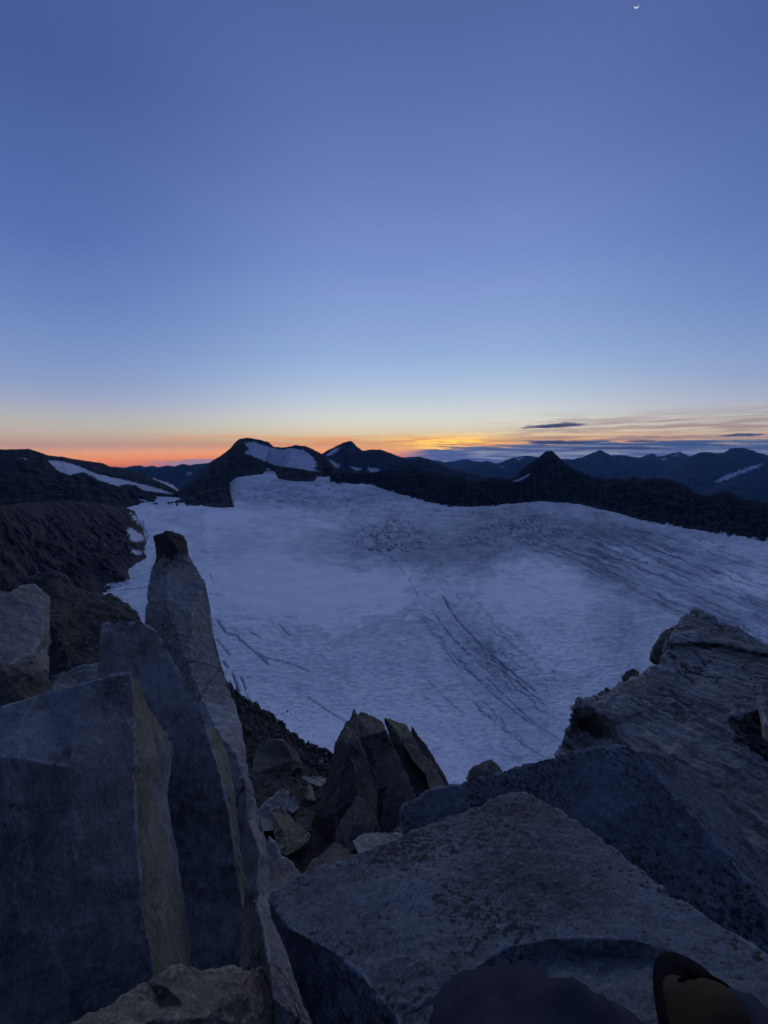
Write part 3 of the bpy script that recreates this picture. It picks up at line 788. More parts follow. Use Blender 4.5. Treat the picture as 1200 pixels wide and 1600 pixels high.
def build_rocks():
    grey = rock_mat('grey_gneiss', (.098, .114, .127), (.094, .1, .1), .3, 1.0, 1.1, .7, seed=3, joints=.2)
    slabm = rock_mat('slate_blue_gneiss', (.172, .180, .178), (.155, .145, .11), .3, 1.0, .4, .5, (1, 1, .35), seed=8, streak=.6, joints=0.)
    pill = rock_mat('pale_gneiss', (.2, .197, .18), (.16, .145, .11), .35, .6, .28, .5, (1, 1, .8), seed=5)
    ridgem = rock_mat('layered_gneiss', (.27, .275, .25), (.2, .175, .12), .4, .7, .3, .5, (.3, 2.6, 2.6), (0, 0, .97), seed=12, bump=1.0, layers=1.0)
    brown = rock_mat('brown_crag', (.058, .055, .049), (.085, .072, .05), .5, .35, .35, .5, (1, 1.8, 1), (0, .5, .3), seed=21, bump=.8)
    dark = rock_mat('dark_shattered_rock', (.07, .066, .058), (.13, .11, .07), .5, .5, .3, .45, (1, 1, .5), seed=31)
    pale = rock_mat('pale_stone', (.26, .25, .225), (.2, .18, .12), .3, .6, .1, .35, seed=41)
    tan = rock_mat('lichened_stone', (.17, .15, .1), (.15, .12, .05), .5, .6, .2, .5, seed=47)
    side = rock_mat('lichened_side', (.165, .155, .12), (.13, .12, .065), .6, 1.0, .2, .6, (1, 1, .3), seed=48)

    # --- boulder under the viewer's boot
    pb = plane3((1085, 1560, .66), (820, 1237, 1.6), (415, 1405, 1.15))
    fp = lambda x, y, d=0: (x, y, pb(x, y) + d)
    out = [fp(415, 1402), fp(430, 1390), fp(480, 1362), fp(560, 1332), fp(640, 1300), fp(720, 1268), fp(790, 1240), fp(820, 1236), fp(850, 1250), fp(930, 1302), fp(990, 1345), fp(1050, 1392), fp(1130, 1445),
           fp(1200, 1490), fp(1330, 1570), fp(1330, 1900), fp(900, 1900), fp(640, 1760), (520, 1700, .86), (480, 1590, .98), (440, 1475, 1.1), (420, 1430, 1.14)]
    inn = [fp(455, 1452, -.0), fp(520, 1488), fp(560, 1520), fp(620, 1593),
           fp(790, 1480), fp(860, 1466), fp(930, 1466), fp(1000, 1470), fp(1075, 1494), fp(1110, 1515),
           fp(800, 1508, .035), fp(870, 1500, .045), fp(940, 1498, .045), fp(1000, 1500, .04), fp(1065, 1515, .025),
           fp(800, 1350, -.02), fp(700, 1400, -.03), fp(640, 1345, -.0)]
    n = len(out)
    ed = [(0, n), (n, n + 1), (n + 1, n + 2), (n + 2, n + 3), (n + 3, 17)] + [(n + i, n + i + 1) for i in range(4, 9)] + [(n + i, n + i + 1) for i in range(10, 14)]
    rock('boulder', out + inn, ed, n, .9, grey, 3.6, .0075, .45, 1, 3, .8, .3,
         label='big speckled grey boulder that the boot rests on', cat='boulder')
    # --- slab behind it
    pm = planeN((630, 1262, 2.25), (-.3, -.36, .85))
    fm = lambda x, y, d=0: (x, y, pm(x, y) + d)
    out = [fm(620, 1262), fm(630, 1253), fm(650, 1245), fm(657, 1234), fm(668, 1230), fm(720, 1222), fm(800, 1200), fm(870, 1180), fm(940, 1163), fm(975, 1160), fm(1000, 1172),
           (1060, 1190, 2.5), (1100, 1216, 2.45), (1150, 1275, 2.2), (1190, 1345, 1.95), (1240, 1430, 1.7), (1330, 1560, 1.35), fm(1330, 1640), fm(1150, 1560, .05), fm(980, 1420, .05), fm(830, 1330), fm(700, 1330), fm(628, 1335)]
    n = len(out)
    inn = [fm(1045, 1232), fm(1095, 1285), fm(1150, 1350), fm(1200, 1412), fm(1260, 1490)]
    ed = [(10, n), (n, n + 1), (n + 1, n + 2), (n + 2, n + 3), (n + 3, n + 4), (n + 4, 17)]
    rock('rock_slab', out + inn, ed, n, .55, grey, 4, .0085, .5, 2, 14, .85, .2,
         label='long tilted grey slab with a stepped left end behind the boulder', cat='slab')
    # --- layered ridge rising on the right
    pr = plane3((1085, 950, 5.0), (900, 1180, 3.1), (1260, 1360, 2.2))
    f = lambda x, y, d=0: (x, y, pr(x, y) + d)
    out = [f(868, 1182), f(880, 1150), f(893, 1128), (896, 1106, 3.5), (905, 1096, 3.45), (950, 1078, 4.0), (980, 1062, 4.1), f(1008, 1047), f(1032, 1030), f(1040, 1012), f(1060, 975), f(1072, 958), f(1085, 949), f(1100, 955),
           f(1130, 970), f(1165, 987), f(1200, 1006), f(1290, 1060), f(1420, 1150), f(1450, 1500), f(1250, 1520), f(1000, 1300), f(900, 1240)]
    n = len(out)
    inn = [(928, 1105, 3.36), (950, 1122, 3.28), (958, 1138, 3.28), (936, 1141, 3.52), (903, 1135, 3.62),   # 0-4 shaded hollow at the left end
           f(1035, 1006, -.05), f(1085, 1003, -.05), f(1130, 1006, -.05), f(1200, 1021, -.05), f(1290, 1070, -.05),   # crack top lip 5-9
           f(1036, 1010, .06), f(1085, 1007, .07), f(1130, 1010, .07), f(1200, 1025, .07), f(1290, 1074, .07),  # crack bottom 10-14
           f(1137, 1121), f(1162, 1114), f(1189, 1107), f(1230, 1120), f(1250, 1200), f(1204, 1212), f(1181, 1195), f(1159, 1176), f(1144, 1155),  # pit rim 15-23
           f(1158, 1132, .16), f(1200, 1128, .2), f(1205, 1180, .18), f(1168, 1160, .14),            # pit floor 24-27
           f(960, 1085, -.10), f(1010, 1110, -.06), f(1020, 1200, -.05), f(1080, 1080, .06)]
    ed = [(n + 0, n + 1), (n + 1, n + 2), (n + 2, n + 3), (n + 3, n + 4), (3, n), (n + 4, 2)] + [(n + i, n + i + 1) for i in (5, 6, 7, 8, 10, 11, 12, 13)] + \
         [(n + 15 + i, n + 15 + (i + 1) % 9) for i in range(9)] + [(n + 24 + i, n + 24 + (i + 1) % 4) for i in range(4)]
    rock('rock_ridge', out + inn, ed, n, 1.6, ridgem, 3.4, .024, .8, 1, 24, .9, .4, strata=(.82, .56, .7, 4.5, 1.3),
         label='layered pointed rock ridge with a dark hollow on the right', cat='ridge')
    rock('dark_block', [(1013, 1030, 5.6), (1018, 1012, 5.6), (1030, 990, 5.7), (1050, 978, 5.8), (1064, 970, 5.8), (1068, 1010, 5.4), (1040, 1040, 5.4)], [], None, .6, dark, 4, .02, 1, 2, 27,
         label='dark wedge of rock tucked behind the left edge of the pointed ridge', cat='rock')
    rock('stone', [(972, 1062, 4.6), (976, 1050, 4.6), (990, 1044, 4.7), (1000, 1050, 4.6), (990, 1066, 4.5)], [], None, .3, dark, 3, .012, .8, 1, 28,
         label='small black stone in the notch of the layered ridge edge', cat='stone')
    rock('stone', [(1184, 1080, 2.4), (1189, 1073, 2.4), (1215, 1070, 2.45), (1240, 1090, 2.4), (1235, 1170, 2.25), (1205, 1150, 2.2), (1193, 1132, 2.22), (1190, 1110, 2.3)], [], None, .4, pale, 4, .012, .5, 3, 29,
         label='rounded grey stone above the dark hollow at the right edge', cat='stone')

    # --- tall slabs on the left
    out = [(-260, 1165, 1.12), (0, 1103, 1.3), (60, 1084, 1.35), (130, 1065, 1.4), (190, 1048, 1.47), (206, 1046, 1.5), (226, 1090, 1.62), (252, 1132, 1.78), (270, 1165, 1.9), (266, 1205, 1.88), (262, 1245, 1.86), (285, 1380, 1.78), (303, 1520, 1.7), (320, 1700, 1.6),
           (262, 1700, 1.26), (-300, 1800, .98)]
    n = len(out)
    inn = [(210, 1120, 1.44), (212, 1200, 1.38), (214, 1300, 1.34), (222, 1400, 1.3), (238, 1500, 1.27), (246, 1560, 1.26),
           (0, 1180, 1.15), (110, 1197, 1.235), (30, 1450, 1.1), (120, 1350, 1.2), (236, 1290, 1.5), (244, 1340, 1.47)]
    ed = [(5, n), (n, n + 1), (n + 1, n + 2), (n + 2, n + 3), (n + 3, n + 4), (n + 4, n + 5), (n + 5, 14), (n + 6, n + 7), (n + 7, n + 1)]
    rock('rock_slab', out + inn, ed, n, .35, slabm, 3.8, .005, .5, 1, 34, .9, .1, side=(side, [(206, 1040), (230, 1090), (262, 1140), (250, 1180), (240, 1230), (262, 1330), (290, 1420), (310, 1530), (320, 1720), (262, 1720), (246, 1560), (238, 1500), (222, 1400), (214, 1300), (212, 1200)]),
         label='broad upright blue grey slab filling the lower left corner', cat='slab')
    out = [(156, 985, 2.2), (158, 973, 2.22), (172, 968, 2.26), (225, 972, 2.34), (246, 985, 2.36), (258, 1008, 2.35), (272, 1036, 2.32), (300, 1084, 2.26), (320, 1128, 2.2), (343, 1142, 2.34), (353, 1175, 2.33), (365, 1225, 2.25), (373, 1300, 2.12), (384, 1385, 2.0), (381, 1420, 1.9),
           (372, 1560, 1.75), (250, 1620, 1.6), (150, 1400, 1.75), (150, 1100, 2.1)]
    n = len(out)
    inn = [(330, 1165, 2.13), (346, 1215, 2.06), (358, 1270, 1.99), (368, 1340, 1.92), (290, 1180, 2.12), (270, 1250, 2.02), (325, 1300, 1.98), (300, 1400, 1.85)]
    ed = [(8, n), (n, n + 1), (n + 1, n + 2), (n + 2, n + 3), (n + 3, 14)]
    rock('rock_slab', out + inn, ed, n, .25, slabm, 3.8, .007, .5, 1, 35, .92, .1, side=(side, [(322, 1128), (345, 1140), (356, 1175), (368, 1225), (378, 1300), (390, 1385), (384, 1425), (368, 1350), (358, 1270), (346, 1215), (330, 1165)]),
         label='narrow leaning slab with a pale edge in front of the pillar', cat='slab')
    # --- the standing pillar with its black cap
    out = [(240, 838, 4.9), (258, 828, 4.9), (272, 829, 4.95), (286, 836, 5.0), (292, 847, 5.0), (294, 866, 4.9), (306, 886, 4.8), (321, 912, 4.7), (328, 945, 4.55), (332, 985, 4.35), (345, 1035, 4.05), (360, 1080, 3.8), (372, 1112, 3.6), (379, 1150, 3.4), (388, 1200, 3.15), (399, 1250, 2.9), (412, 1298, 2.65),
           (421, 1340, 2.5), (425, 1395, 2.35), (440, 1470, 2.1), (462, 1530, 1.95), (492, 1610, 1.8), (520, 1720, 1.6), (380, 1720, 1.6), (320, 1500, 2.3), (250, 1250, 3.0), (215, 1100, 3.7), (222, 1000, 4.05), (226, 960, 4.2), (231, 918, 4.4), (236, 890, 4.6), (245, 872, 4.75)]
    n = len(out)
    inn = [(262, 872, 4.6), (285, 868, 4.68), (262, 950, 4.2), (300, 960, 4.25), (300, 1050, 3.75), (335, 1130, 3.3), (345, 1150, 3.15), (372, 1180, 3.1), (384, 1230, 2.85), (390, 1290, 2.55), (405, 1330, 2.35), (398, 1400, 2.2), (412, 1450, 2.05), (380, 1300, 2.7), (430, 1560, 1.7), (262, 835, 4.75)]
    ed = [(n, n + 2), (n + 2, n + 4), (n + 4, n + 5), (n + 5, n + 6), (n + 6, n + 7), (n + 7, n + 8), (n + 8, n + 9), (n + 9, n + 10), (n + 10, n + 11), (n + 11, n + 12), (n + 12, n + 14)]
    pil = rock('rock_pillar', out + inn, ed, n, .6, pill_mat(), 3.0, .014, 1.0, 0, 36, .9, .2,
               label='tall standing rock pillar with a black lichen cap', cat='pillar')
    # --- bottom left, almost under the lens
    out = [(60, 1640, .72), (102, 1598, .76), (164, 1570, .8), (227, 1533, .86), (256, 1517, .88), (285, 1504, .9), (300, 1509, .9), (318, 1517, .9), (345, 1510, .92), (370, 1504, .93), (384, 1510, .93), (400, 1508, .96), (414, 1504, .98), (424, 1540, .98), (440, 1640, .9), (420, 1760, .8), (80, 1760, .62)]
    n = len(out)
    inn = [(262, 1545, .84), (290, 1572, .8), (230, 1595, .74), (316, 1590, .79), (375, 1545, .87), (395, 1600, .84), (180, 1620, .7), (255, 1565, .84)]
    rock('rock', out + inn, [(5, n), (n, n + 7), (n + 7, n + 1), (n + 1, n + 2), (n + 2, n + 6), (9, n + 4), (n + 4, n + 5)], n, .3, tan, 3.5, .007, .35, 3, 37, .85, .15,
         label='low rough rock with a jagged crest at the bottom left', cat='rock')
    # --- blocks on the far left
    rock('rock_block', [(-180, 900, 3.2), (0, 921, 3.1), (13, 924, 3.1), (37, 912, 3.35), (56, 910, 3.45), (62, 921, 3.4), (76, 932, 3.45), (79, 962, 3.4), (75, 993, 3.3), (72, 1012, 3.25), (79, 1046, 3.0), (60, 1050, 2.8), (0, 1048, 2.5), (-180, 1050, 2.4),
                       (32, 936, 3.12), (66, 951, 3.15), (68, 997, 2.9), (57, 1012, 2.78), (48, 1030, 2.7)],
         [(2, 14), (14, 15), (15, 16), (16, 17), (17, 18)], 14, .8, pill, 3.5, .012, .7, 3, 38, .85, .2, label='pale flat faced block at the left edge of the rocks', cat='block')
    rock('rock_block', [(-200, 1030, 2.3), (0, 1036, 2.3), (13, 1034, 2.35), (45, 1040, 2.5), (70, 1047, 2.6), (82, 1070, 2.55), (70, 1110, 2.3), (0, 1130, 2.1), (-200, 1150, 2.0), (42, 1050, 2.3), (26, 1078, 2.2)],
         [(2, 9), (9, 4), (9, 10), (10, 7)], 9, .6, dark, 3.5, .012, .6, 2, 39, .85, .2, label='dark brown block with a pale ledge under the flat faced block', cat='block')
    rock('rock_slab', [(80, 1056, 2.9), (100, 1046, 2.95), (121, 1039, 3.0), (156, 1032, 3.05), (175, 1060, 2.9), (150, 1090, 2.7), (78, 1090, 2.6)], [], None, .5, slabm, 3.5, .012, .5, 2, 40, .85, .2,
         label='small flat slab wedged behind the broad upright slab', cat='slab')
    out = [(20, 905, 8.5), (60, 892, 8.6), (78, 892, 8.7), (95, 899, 8.8), (121, 915, 9.0), (150, 928, 9.2), (170, 928, 9.6), (196, 943, 9.6), (213, 950, 9.6), (222, 968, 9.4), (240, 1010, 8.6), (200, 1090, 6.5), (60, 1090, 6.2), (20, 1000, 7.2)]
    n = len(out)
    inn = [(140, 930, 8.7), (175, 950, 8.6), (205, 968, 8.5), (100, 940, 8.0), (130, 990, 7.5), (160, 1020, 7.2), (110, 1040, 6.6), (90, 985, 7.0)]
    rock('rock_crag', out + inn, [(3, n), (n, n + 1), (n + 1, n + 2), (n + 3, n + 4), (n + 4, n + 5)], n, 2.0, brown, 3.2, .075, 2.2, 2, 44, .9, .5, strata=(.4, .2, 1, 2.5, .6),
         label='brown broken crag between the flat faced block and the pillar', cat='crag')

    # --- shattered outcrop in the middle
    oc = bpy.data.objects.new('rock_outcrop', None); oc.location = W(595, 1320, 7.6); link(oc)
    tag(oc, 'dark shattered outcrop of upright blades standing against the glacier', 'outcrop')
    kw = dict(mat=dark, parent=oc, k=2.6, fs=1.2)
    rock('rock_blade', [(487, 1290, 7.6), (494, 1262, 7.7), (503, 1238, 7.8), (511, 1214, 7.9), (520, 1180, 8.1), (523, 1160, 8.2), (534, 1140, 8.35), (540, 1126, 8.4), (546, 1124, 8.4), (553, 1106, 8.5), (558, 1116, 8.5), (562, 1153, 8.2), (575, 1185, 8.0), (590, 1240, 7.6), (592, 1300, 7.1), (540, 1345, 6.7), (480, 1350, 6.8),
                        (548, 1160, 7.9), (556, 1200, 7.6), (560, 1240, 7.3), (530, 1230, 7.45), (522, 1270, 7.2), (545, 1180, 7.85)], [(7, 17), (17, 22), (22, 18), (18, 19), (17, 20), (20, 21)], 17, 1.0, amp=.018, smooth=0, seed=51, side=(tan, [(536, 1122), (553, 1100), (562, 1112), (560, 1140), (552, 1150), (542, 1165), (536, 1150)]), **kw)
    rock('rock_blade', [(558, 1117, 8.7), (565, 1112, 8.75), (580, 1117, 8.8), (598, 1128, 8.8), (603, 1139, 8.7), (618, 1170, 8.4), (638, 1215, 8.0), (662, 1275, 7.5), (650, 1310, 7.2), (590, 1310, 7.2), (575, 1250, 7.7), (562, 1190, 8.1),
                        (560, 1152, 8.3), (602, 1141, 8.35), (580, 1149, 8.25), (588, 1190, 8.0), (608, 1228, 7.7), (582, 1235, 7.6)], [(12, 14), (14, 13), (13, 4), (11, 15), (15, 16), (16, 17)], 12, .9, amp=.018, smooth=0, seed=52, side=(tan, [(556, 1105), (600, 1110), (606, 1138), (560, 1153)]), **kw)
    rock('rock_blade', [(600, 1126, 9.3), (601, 1121, 9.3), (610, 1123, 9.35), (622, 1128, 9.4), (634, 1131, 9.4), (642, 1142, 9.4), (655, 1162, 9.2), (668, 1190, 9.0), (680, 1235, 8.5), (650, 1260, 8.2), (628, 1200, 8.6), (612, 1160, 8.9),
                        (622, 1144, 9.0), (640, 1160, 8.9), (628, 1160, 8.8)], [(1, 12), (12, 13), (13, 7), (12, 14)], 12, .8, amp=.018, smooth=0, seed=53, side=(tan, [(600, 1118), (638, 1125), (648, 1150), (630, 1155), (615, 1140)]), **kw)
    kw['mat'] = tan
    rock('rock_blade', [(628, 1159, 8.75), (640, 1160, 8.8), (652, 1170, 8.8), (662, 1179, 8.8), (673, 1189, 8.75), (686, 1210, 8.6), (697, 1230, 8.4), (690, 1250, 8.2), (674, 1240, 8.2), (664, 1209, 8.45), (646, 1190, 8.6)], [], None, .4, amp=.012, smooth=0, seed=54, **kw)
    kw['mat'] = dark
    rock('rock_blade', [(640, 1150, 9.6), (644, 1134, 9.7), (652, 1148, 9.7), (668, 1166, 9.6), (680, 1186, 9.5), (692, 1206, 9.3), (703, 1228, 9.1), (712, 1270, 8.6), (680, 1270, 8.6), (662, 1190, 9.3)], [], None, .7, amp=.015, smooth=0, seed=55, **kw)
    rock('rock_blade', [(520, 1318, 6.4), (528, 1290, 6.6), (545, 1262, 6.9), (560, 1240, 7.0), (580, 1258, 6.9), (592, 1290, 6.7), (578, 1310, 6.5), (548, 1330, 6.2), (530, 1335, 6.2), (552, 1290, 6.45), (540, 1312, 6.3)], [(3, 9), (9, 10), (10, 8)], 9, .6, amp=.012, smooth=0, seed=56, **kw)

    # --- rubble in the gap
    rb = [
        ('dark_block', dark, [(398, 1172, 13), (417, 1154, 13.4), (442, 1155, 13.6), (463, 1171, 13.8), (474, 1192, 13.4), (458, 1205, 12.6), (425, 1236, 11.6), (396, 1248, 11.4), (392, 1210, 12), (446, 1158, 13.2), (458, 1187, 12.7)], [(2, 9), (9, 10), (10, 5)], 9, 1.6, 'square dark block with a pale right side on the rubble slope', 'block'),
        ('stone', pale, [(472, 1212, 9.5), (476, 1211, 9.6), (492, 1218, 9.7), (506, 1224, 9.7), (501, 1229, 9.5), (486, 1224, 9.4), (472, 1217, 9.4)], [], None, .2, 'thin pale flake lying on rubble, the lower of two', 'stone'),
        ('stone', pale, [(486, 1212, 10.0), (498, 1213, 10.1), (511, 1216, 10.1), (509, 1223, 9.9), (498, 1219, 9.9)], [], None, .2, 'small pale flake just above the long thin flake', 'stone'),
        ('stone', tan, [(481, 1222, 8.9), (487, 1228, 8.8), (496, 1252, 8.3), (489, 1246, 8.3), (480, 1240, 8.5)], [], None, .2, 'narrow upright splinter below the pale flakes', 'stone'),
        ('stone', tan, [(476, 1240, 8.3), (490, 1247, 8.2), (494, 1252, 8.1), (482, 1250, 8.1)], [], None, .15, 'tiny tan chip at the foot of the narrow splinter', 'stone'),
        ('stone', tan, [(424, 1268, 6.3), (430, 1261, 6.4), (440, 1258, 6.5), (452, 1275, 6.5), (470, 1291, 6.5), (486, 1304, 6.4), (483, 1312, 6.3), (470, 1324, 6.1), (447, 1338, 5.8), (436, 1330, 5.8), (428, 1304, 6.0), (437, 1290, 6.05), (450, 1308, 6.0), (466, 1316, 6.1)], [(0, 11), (11, 12), (12, 13), (13, 6)], 11, .5, 'tan wedge shaped stone with a sloping flat top', 'stone'),
        ('stone', pale, [(420, 1306, 3.4), (430, 1314, 3.4), (442, 1336, 3.35), (457, 1346, 3.3), (471, 1366, 3.2), (480, 1400, 3.0), (420, 1420, 2.9), (405, 1360, 3.2)], [], None, .5, 'smooth pale stone wedged beside the foot of the pillar', 'stone'),
        ('stone', pale, [(551, 1313, 5.2), (570, 1302, 5.4), (590, 1300, 5.5), (626, 1301, 5.5), (660, 1320, 5.2), (600, 1370, 4.6), (562, 1340, 4.9)], [], None, .4, 'flat pale stone at the foot of the shattered outcrop', 'stone'),
        ('stone', dark, [(470, 1372, 4.6), (487, 1345, 4.9), (505, 1328, 5.1), (522, 1316, 5.3), (541, 1322, 5.3), (556, 1340, 5.0), (540, 1390, 4.4), (480, 1410, 4.2)], [], None, .5, 'dark low stone left of the flat pale stone', 'stone'),
        ('stone', slabm, [(400, 1268, 7.4), (415, 1252, 7.6), (430, 1240, 7.8), (442, 1231, 8), (451, 1235, 8), (456, 1262, 7.6), (440, 1295, 7), (405, 1300, 6.8)], [], None, .6, 'blue grey stone leaning behind the tan wedge', 'stone'),
        ('stone', slabm, [(447, 1252, 7.5), (455, 1245, 7.6), (462, 1242, 7.6), (467, 1262, 7.4), (458, 1271, 7.2), (449, 1264, 7.3)], [], None, .3, 'small upright grey stone right of the leaning stone', 'stone'),
        ('stone', dark, [(461, 1278, 7.0), (475, 1272, 7.1), (488, 1272, 7.1), (487, 1298, 6.8), (470, 1300, 6.7)], [], None, .4, 'dark stone between the tan wedge and the outcrop', 'stone'),
        ('stone', dark, [(728, 1217, 6.2), (733, 1204, 6.3), (745, 1193, 6.4), (757, 1187, 6.5), (768, 1185, 6.5), (776, 1192, 6.5), (785, 1204, 6.4), (790, 1225, 6.2), (750, 1235, 6.0), (758, 1205, 6.2)], [(0, 9), (9, 5)], 9, .6, 'peaked stone poking up behind the long tilted slab', 'stone'),
        ('stone', tan, [(608, 1306, 6.9), (620, 1290, 7.0), (640, 1275, 7.1), (660, 1300, 6.9), (640, 1330, 6.5)], [], None, .4, 'brown stone between the outcrop and the stepped slab end', 'stone'),
    ]
    for i, (nm, mt, pts, ed, no, T, lab, cat) in enumerate(rb):
        rock(nm, pts, ed, no, T, mt, 2.8, .012 * (pts[0][2] / 6), pts[0][2] / 6, 0, 60 + i, .85, .1, label=lab, cat=cat)
    global MATS
    MATS = (dark, tan, pale, brown)


def pill_mat():
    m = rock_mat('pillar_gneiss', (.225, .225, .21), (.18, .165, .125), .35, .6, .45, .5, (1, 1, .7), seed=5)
    nt = m.node_tree; b = nt.nodes['Principled BSDF']
    old = b.inputs['Base Color'].links[0].from_socket
    geo = nt.nodes.new('ShaderNodeNewGeometry'); sp = nt.nodes.new('ShaderNodeSeparateXYZ'); nt.links.new(geo.outputs['Position'], sp.inputs[0])
    zc = float(W(265, 868, 4.8)[2]); v = mapping(nt)
    n1 = noise_n(nt, v, 5, 5, .65)
    h = math_(nt, 'ADD', math_(nt, 'SUBTRACT', sp.outputs[2], zc), math_(nt, 'MULTIPLY', math_(nt, 'SUBTRACT', n1, .5), .7))
    nt.links.new(mixc(nt, mrange(nt, h, -.05, .05, 0, .93), old, (.014, .013, .012)), b.inputs['Base Color'])
    return m


# ------------------------------------------------------------------ hillside under the rocks and loose stones
def build_hillside():
    dark, tan, pale, brown = MATS
    E_ = [(-300, 900, 60), (150, 965, 40), (330, 1048, 34), (380, 1096, 30), (425, 1124, 27), (470, 1163, 23), (500, 1177, 21), (516, 1184, 19.5), (560, 1230, 15), (640, 1300, 10.5), (760, 1360, 8), (1000, 1420, 6.5)]
    M_ = [(-400, 1100, 16), (60, 1150, 12), (260, 1180, 12), (350, 1195, 12), (405, 1210, 12), (455, 1218, 12.4), (490, 1228, 12), (515, 1238, 11.5), (570, 1285, 9.6), (650, 1325, 8.4), (780, 1380, 7), (1000, 1450, 6)]
    A_ = [(-500, 1400, 5), (50, 1400, 5), (230, 1390, 5.2), (330, 1380, 5.4), (390, 1362, 5.8), (440, 1355, 6), (490, 1368, 6), (530, 1372, 6.2), (600, 1372, 6.4), (680, 1380, 6.3), (800, 1440, 5.4), (1100, 1560, 4.6)]
    e, mm, a = (np.array([W(*p) for p in q]) for q in (E_, M_, A_))
    dn = e * np.array([1.25, 1.25, 1]) + np.array([0, 5, 0]); dn[:, 2] = e[:, 2] * 2.2 - 12
    dd = e * np.array([1, 1, 0]) * 1.0; dd[:, 0] = e[:, 0] * 3; dd[:, 1] = np.maximum(e[:, 1] * 4, 150); dd[:, 2] = -262
    n0 = a.copy(); n0[:, 1] = -3; n0[:, 2] = -4.5
    rows = [n0, a, mm, e, dn, dd]
    seg = [30, 110, 170, 50, 60]
    nu = 420
    R = [interp_rows(r, np.linspace(0, 1, nu)) for r in rows]
    P = [R[0][None]]
    for i, n in enumerate(seg):
        t = np.linspace(0, 1, n + 1)[1:, None, None]; P.append(R[i] + (R[i + 1] - R[i]) * t)
    P = np.concatenate(P, 0)
    sc = np.clip(P[..., 1:2] / 20, .25, 2)
    nz = ridged(P / 1.6, 5, 5, .6) - .9
    P[..., 2] += nz * .45 * sc[..., 0] + fbm(P / .5, 3, 8) * .25 * sc[..., 0]
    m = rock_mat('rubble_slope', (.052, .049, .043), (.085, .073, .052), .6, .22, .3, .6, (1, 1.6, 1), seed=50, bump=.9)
    me = mesh_np('hillside', P, grid_quads(P.shape[0], nu)); me.materials.append(m)
    tag(link(bpy.data.objects.new('hillside', me)), kind='structure')

    # loose stones, each its own object
    def stone_mesh(seed, mat, flat=.6):
        r = random.Random(seed); bm = bmesh.new()
        for _ in range(13):
            v = Vector((r.gauss(0, 1), r.gauss(0, 1), r.gauss(0, 1))).normalized()
            bm.verts.new((v.x * r.uniform(.75, 1.1), v.y * r.uniform(.6, .9), v.z * flat))
        res = bmesh.ops.convex_hull(bm, input=bm.verts)
        bmesh.ops.delete(bm, geom=[g for g in res['geom_interior'] if isinstance(g, bmesh.types.BMVert)], context='VERTS')
        bmesh.ops.recalc_face_normals(bm, faces=bm.faces)
        me = bpy.data.meshes.new('stone'); bm.to_mesh(me); bm.free(); me.materials.append(mat); return me
    protos = [stone_mesh(i, mt, fl) for i, (mt, fl) in enumerate([(dark, .6), (tan, .5), (pale, .4), (dark, .8), (brown, .55), (brown, .7)])]
    r = random.Random(12)

    def put(px, py, D, size, k, label, group):
        o = bpy.data.objects.new('stone', protos[k]); p = W(px, py, D); o.location = p
        o.rotation_euler = (r.uniform(-.4, .4), r.uniform(-.4, .4), r.uniform(0, 6.3)); o.scale = (size * r.uniform(.8, 1.3), size * r.uniform(.7, 1.1), size * r.uniform(.8, 1.2))
        link(o); tag(o, label, 'stone', group)
    # dark stones dropped on the ice below the pillar
    spots = [(428, 1091, 3), (451, 1089, 3), (470, 1092, 3), (479, 1088, 2.2), (402, 1098, 3), (413, 1097, 2.6), (419, 1105, 2.6), (405, 1106, 3), (424, 1115, 3), (432, 1118, 3), (442, 1115, 4), (450, 1111, 5), (455, 1115, 3.2), (462, 1112, 3), (447, 1119, 3), (434, 1125, 3), (423, 1121, 3.4), (440, 1130, 3.6),
             (446, 1131, 3.6), (456, 1126, 2.4), (470, 1137, 2.6), (479, 1139, 2.4), (460, 1141, 2.6), (451, 1143, 2.4), (399, 1092, 2), (385, 1096, 2), (409, 1084, 2), (366, 1075, 2.2), (444, 1100, 1.8), (463, 1101, 1.6), (490, 1150, 2.0), (503, 1168, 2.4), (436, 1108, 2.2), (415, 1112, 2.4)]
    for px, py, s in spots:
        D = gl(px, py)
        put(px + r.uniform(-1, 1), py + r.uniform(-1, 1), D, s * .5 / F * D, r.choice([0, 3]), 'dark stone lying on the ice at the foot of the rubble slope', 'dark stones on the ice')
    # rubble between the big blocks
    u = 0
    for _ in range(230):
        i = r.randint(130, 309); j = r.randint(60, 330)
        p = P[i, j]; a, b, D = (float(t) for t in proj(p))
        if not (375 < a < 640 and 1090 < b < 1380): continue
        put(a, b - 1, D, (1.2 + 5.0 * r.random() ** 2.2) / F * D, r.choice([0, 1, 3, 4, 4, 5, 5, 2]), 'loose broken stone in the rubble below the pillar', 'loose rubble stones')
    # rubble in the hollow of the right-hand ridge
    pr = plane3((1085, 950, 5.0), (900, 1180, 3.1), (1260, 1360, 2.2))
    for _ in range(110):
        a = r.uniform(1143, 1215); b = r.uniform(1116, 1204)
        if b > 1150 + (a - 1143) * .9 or b < 1116: continue
        put(a, b, pr(a, b) + r.uniform(.07, .17), r.uniform(4, 10) / F * 2.8, r.choice([4, 5, 5, 0]), 'dark angular stone filling the hollow at right', 'stones in the hollow')


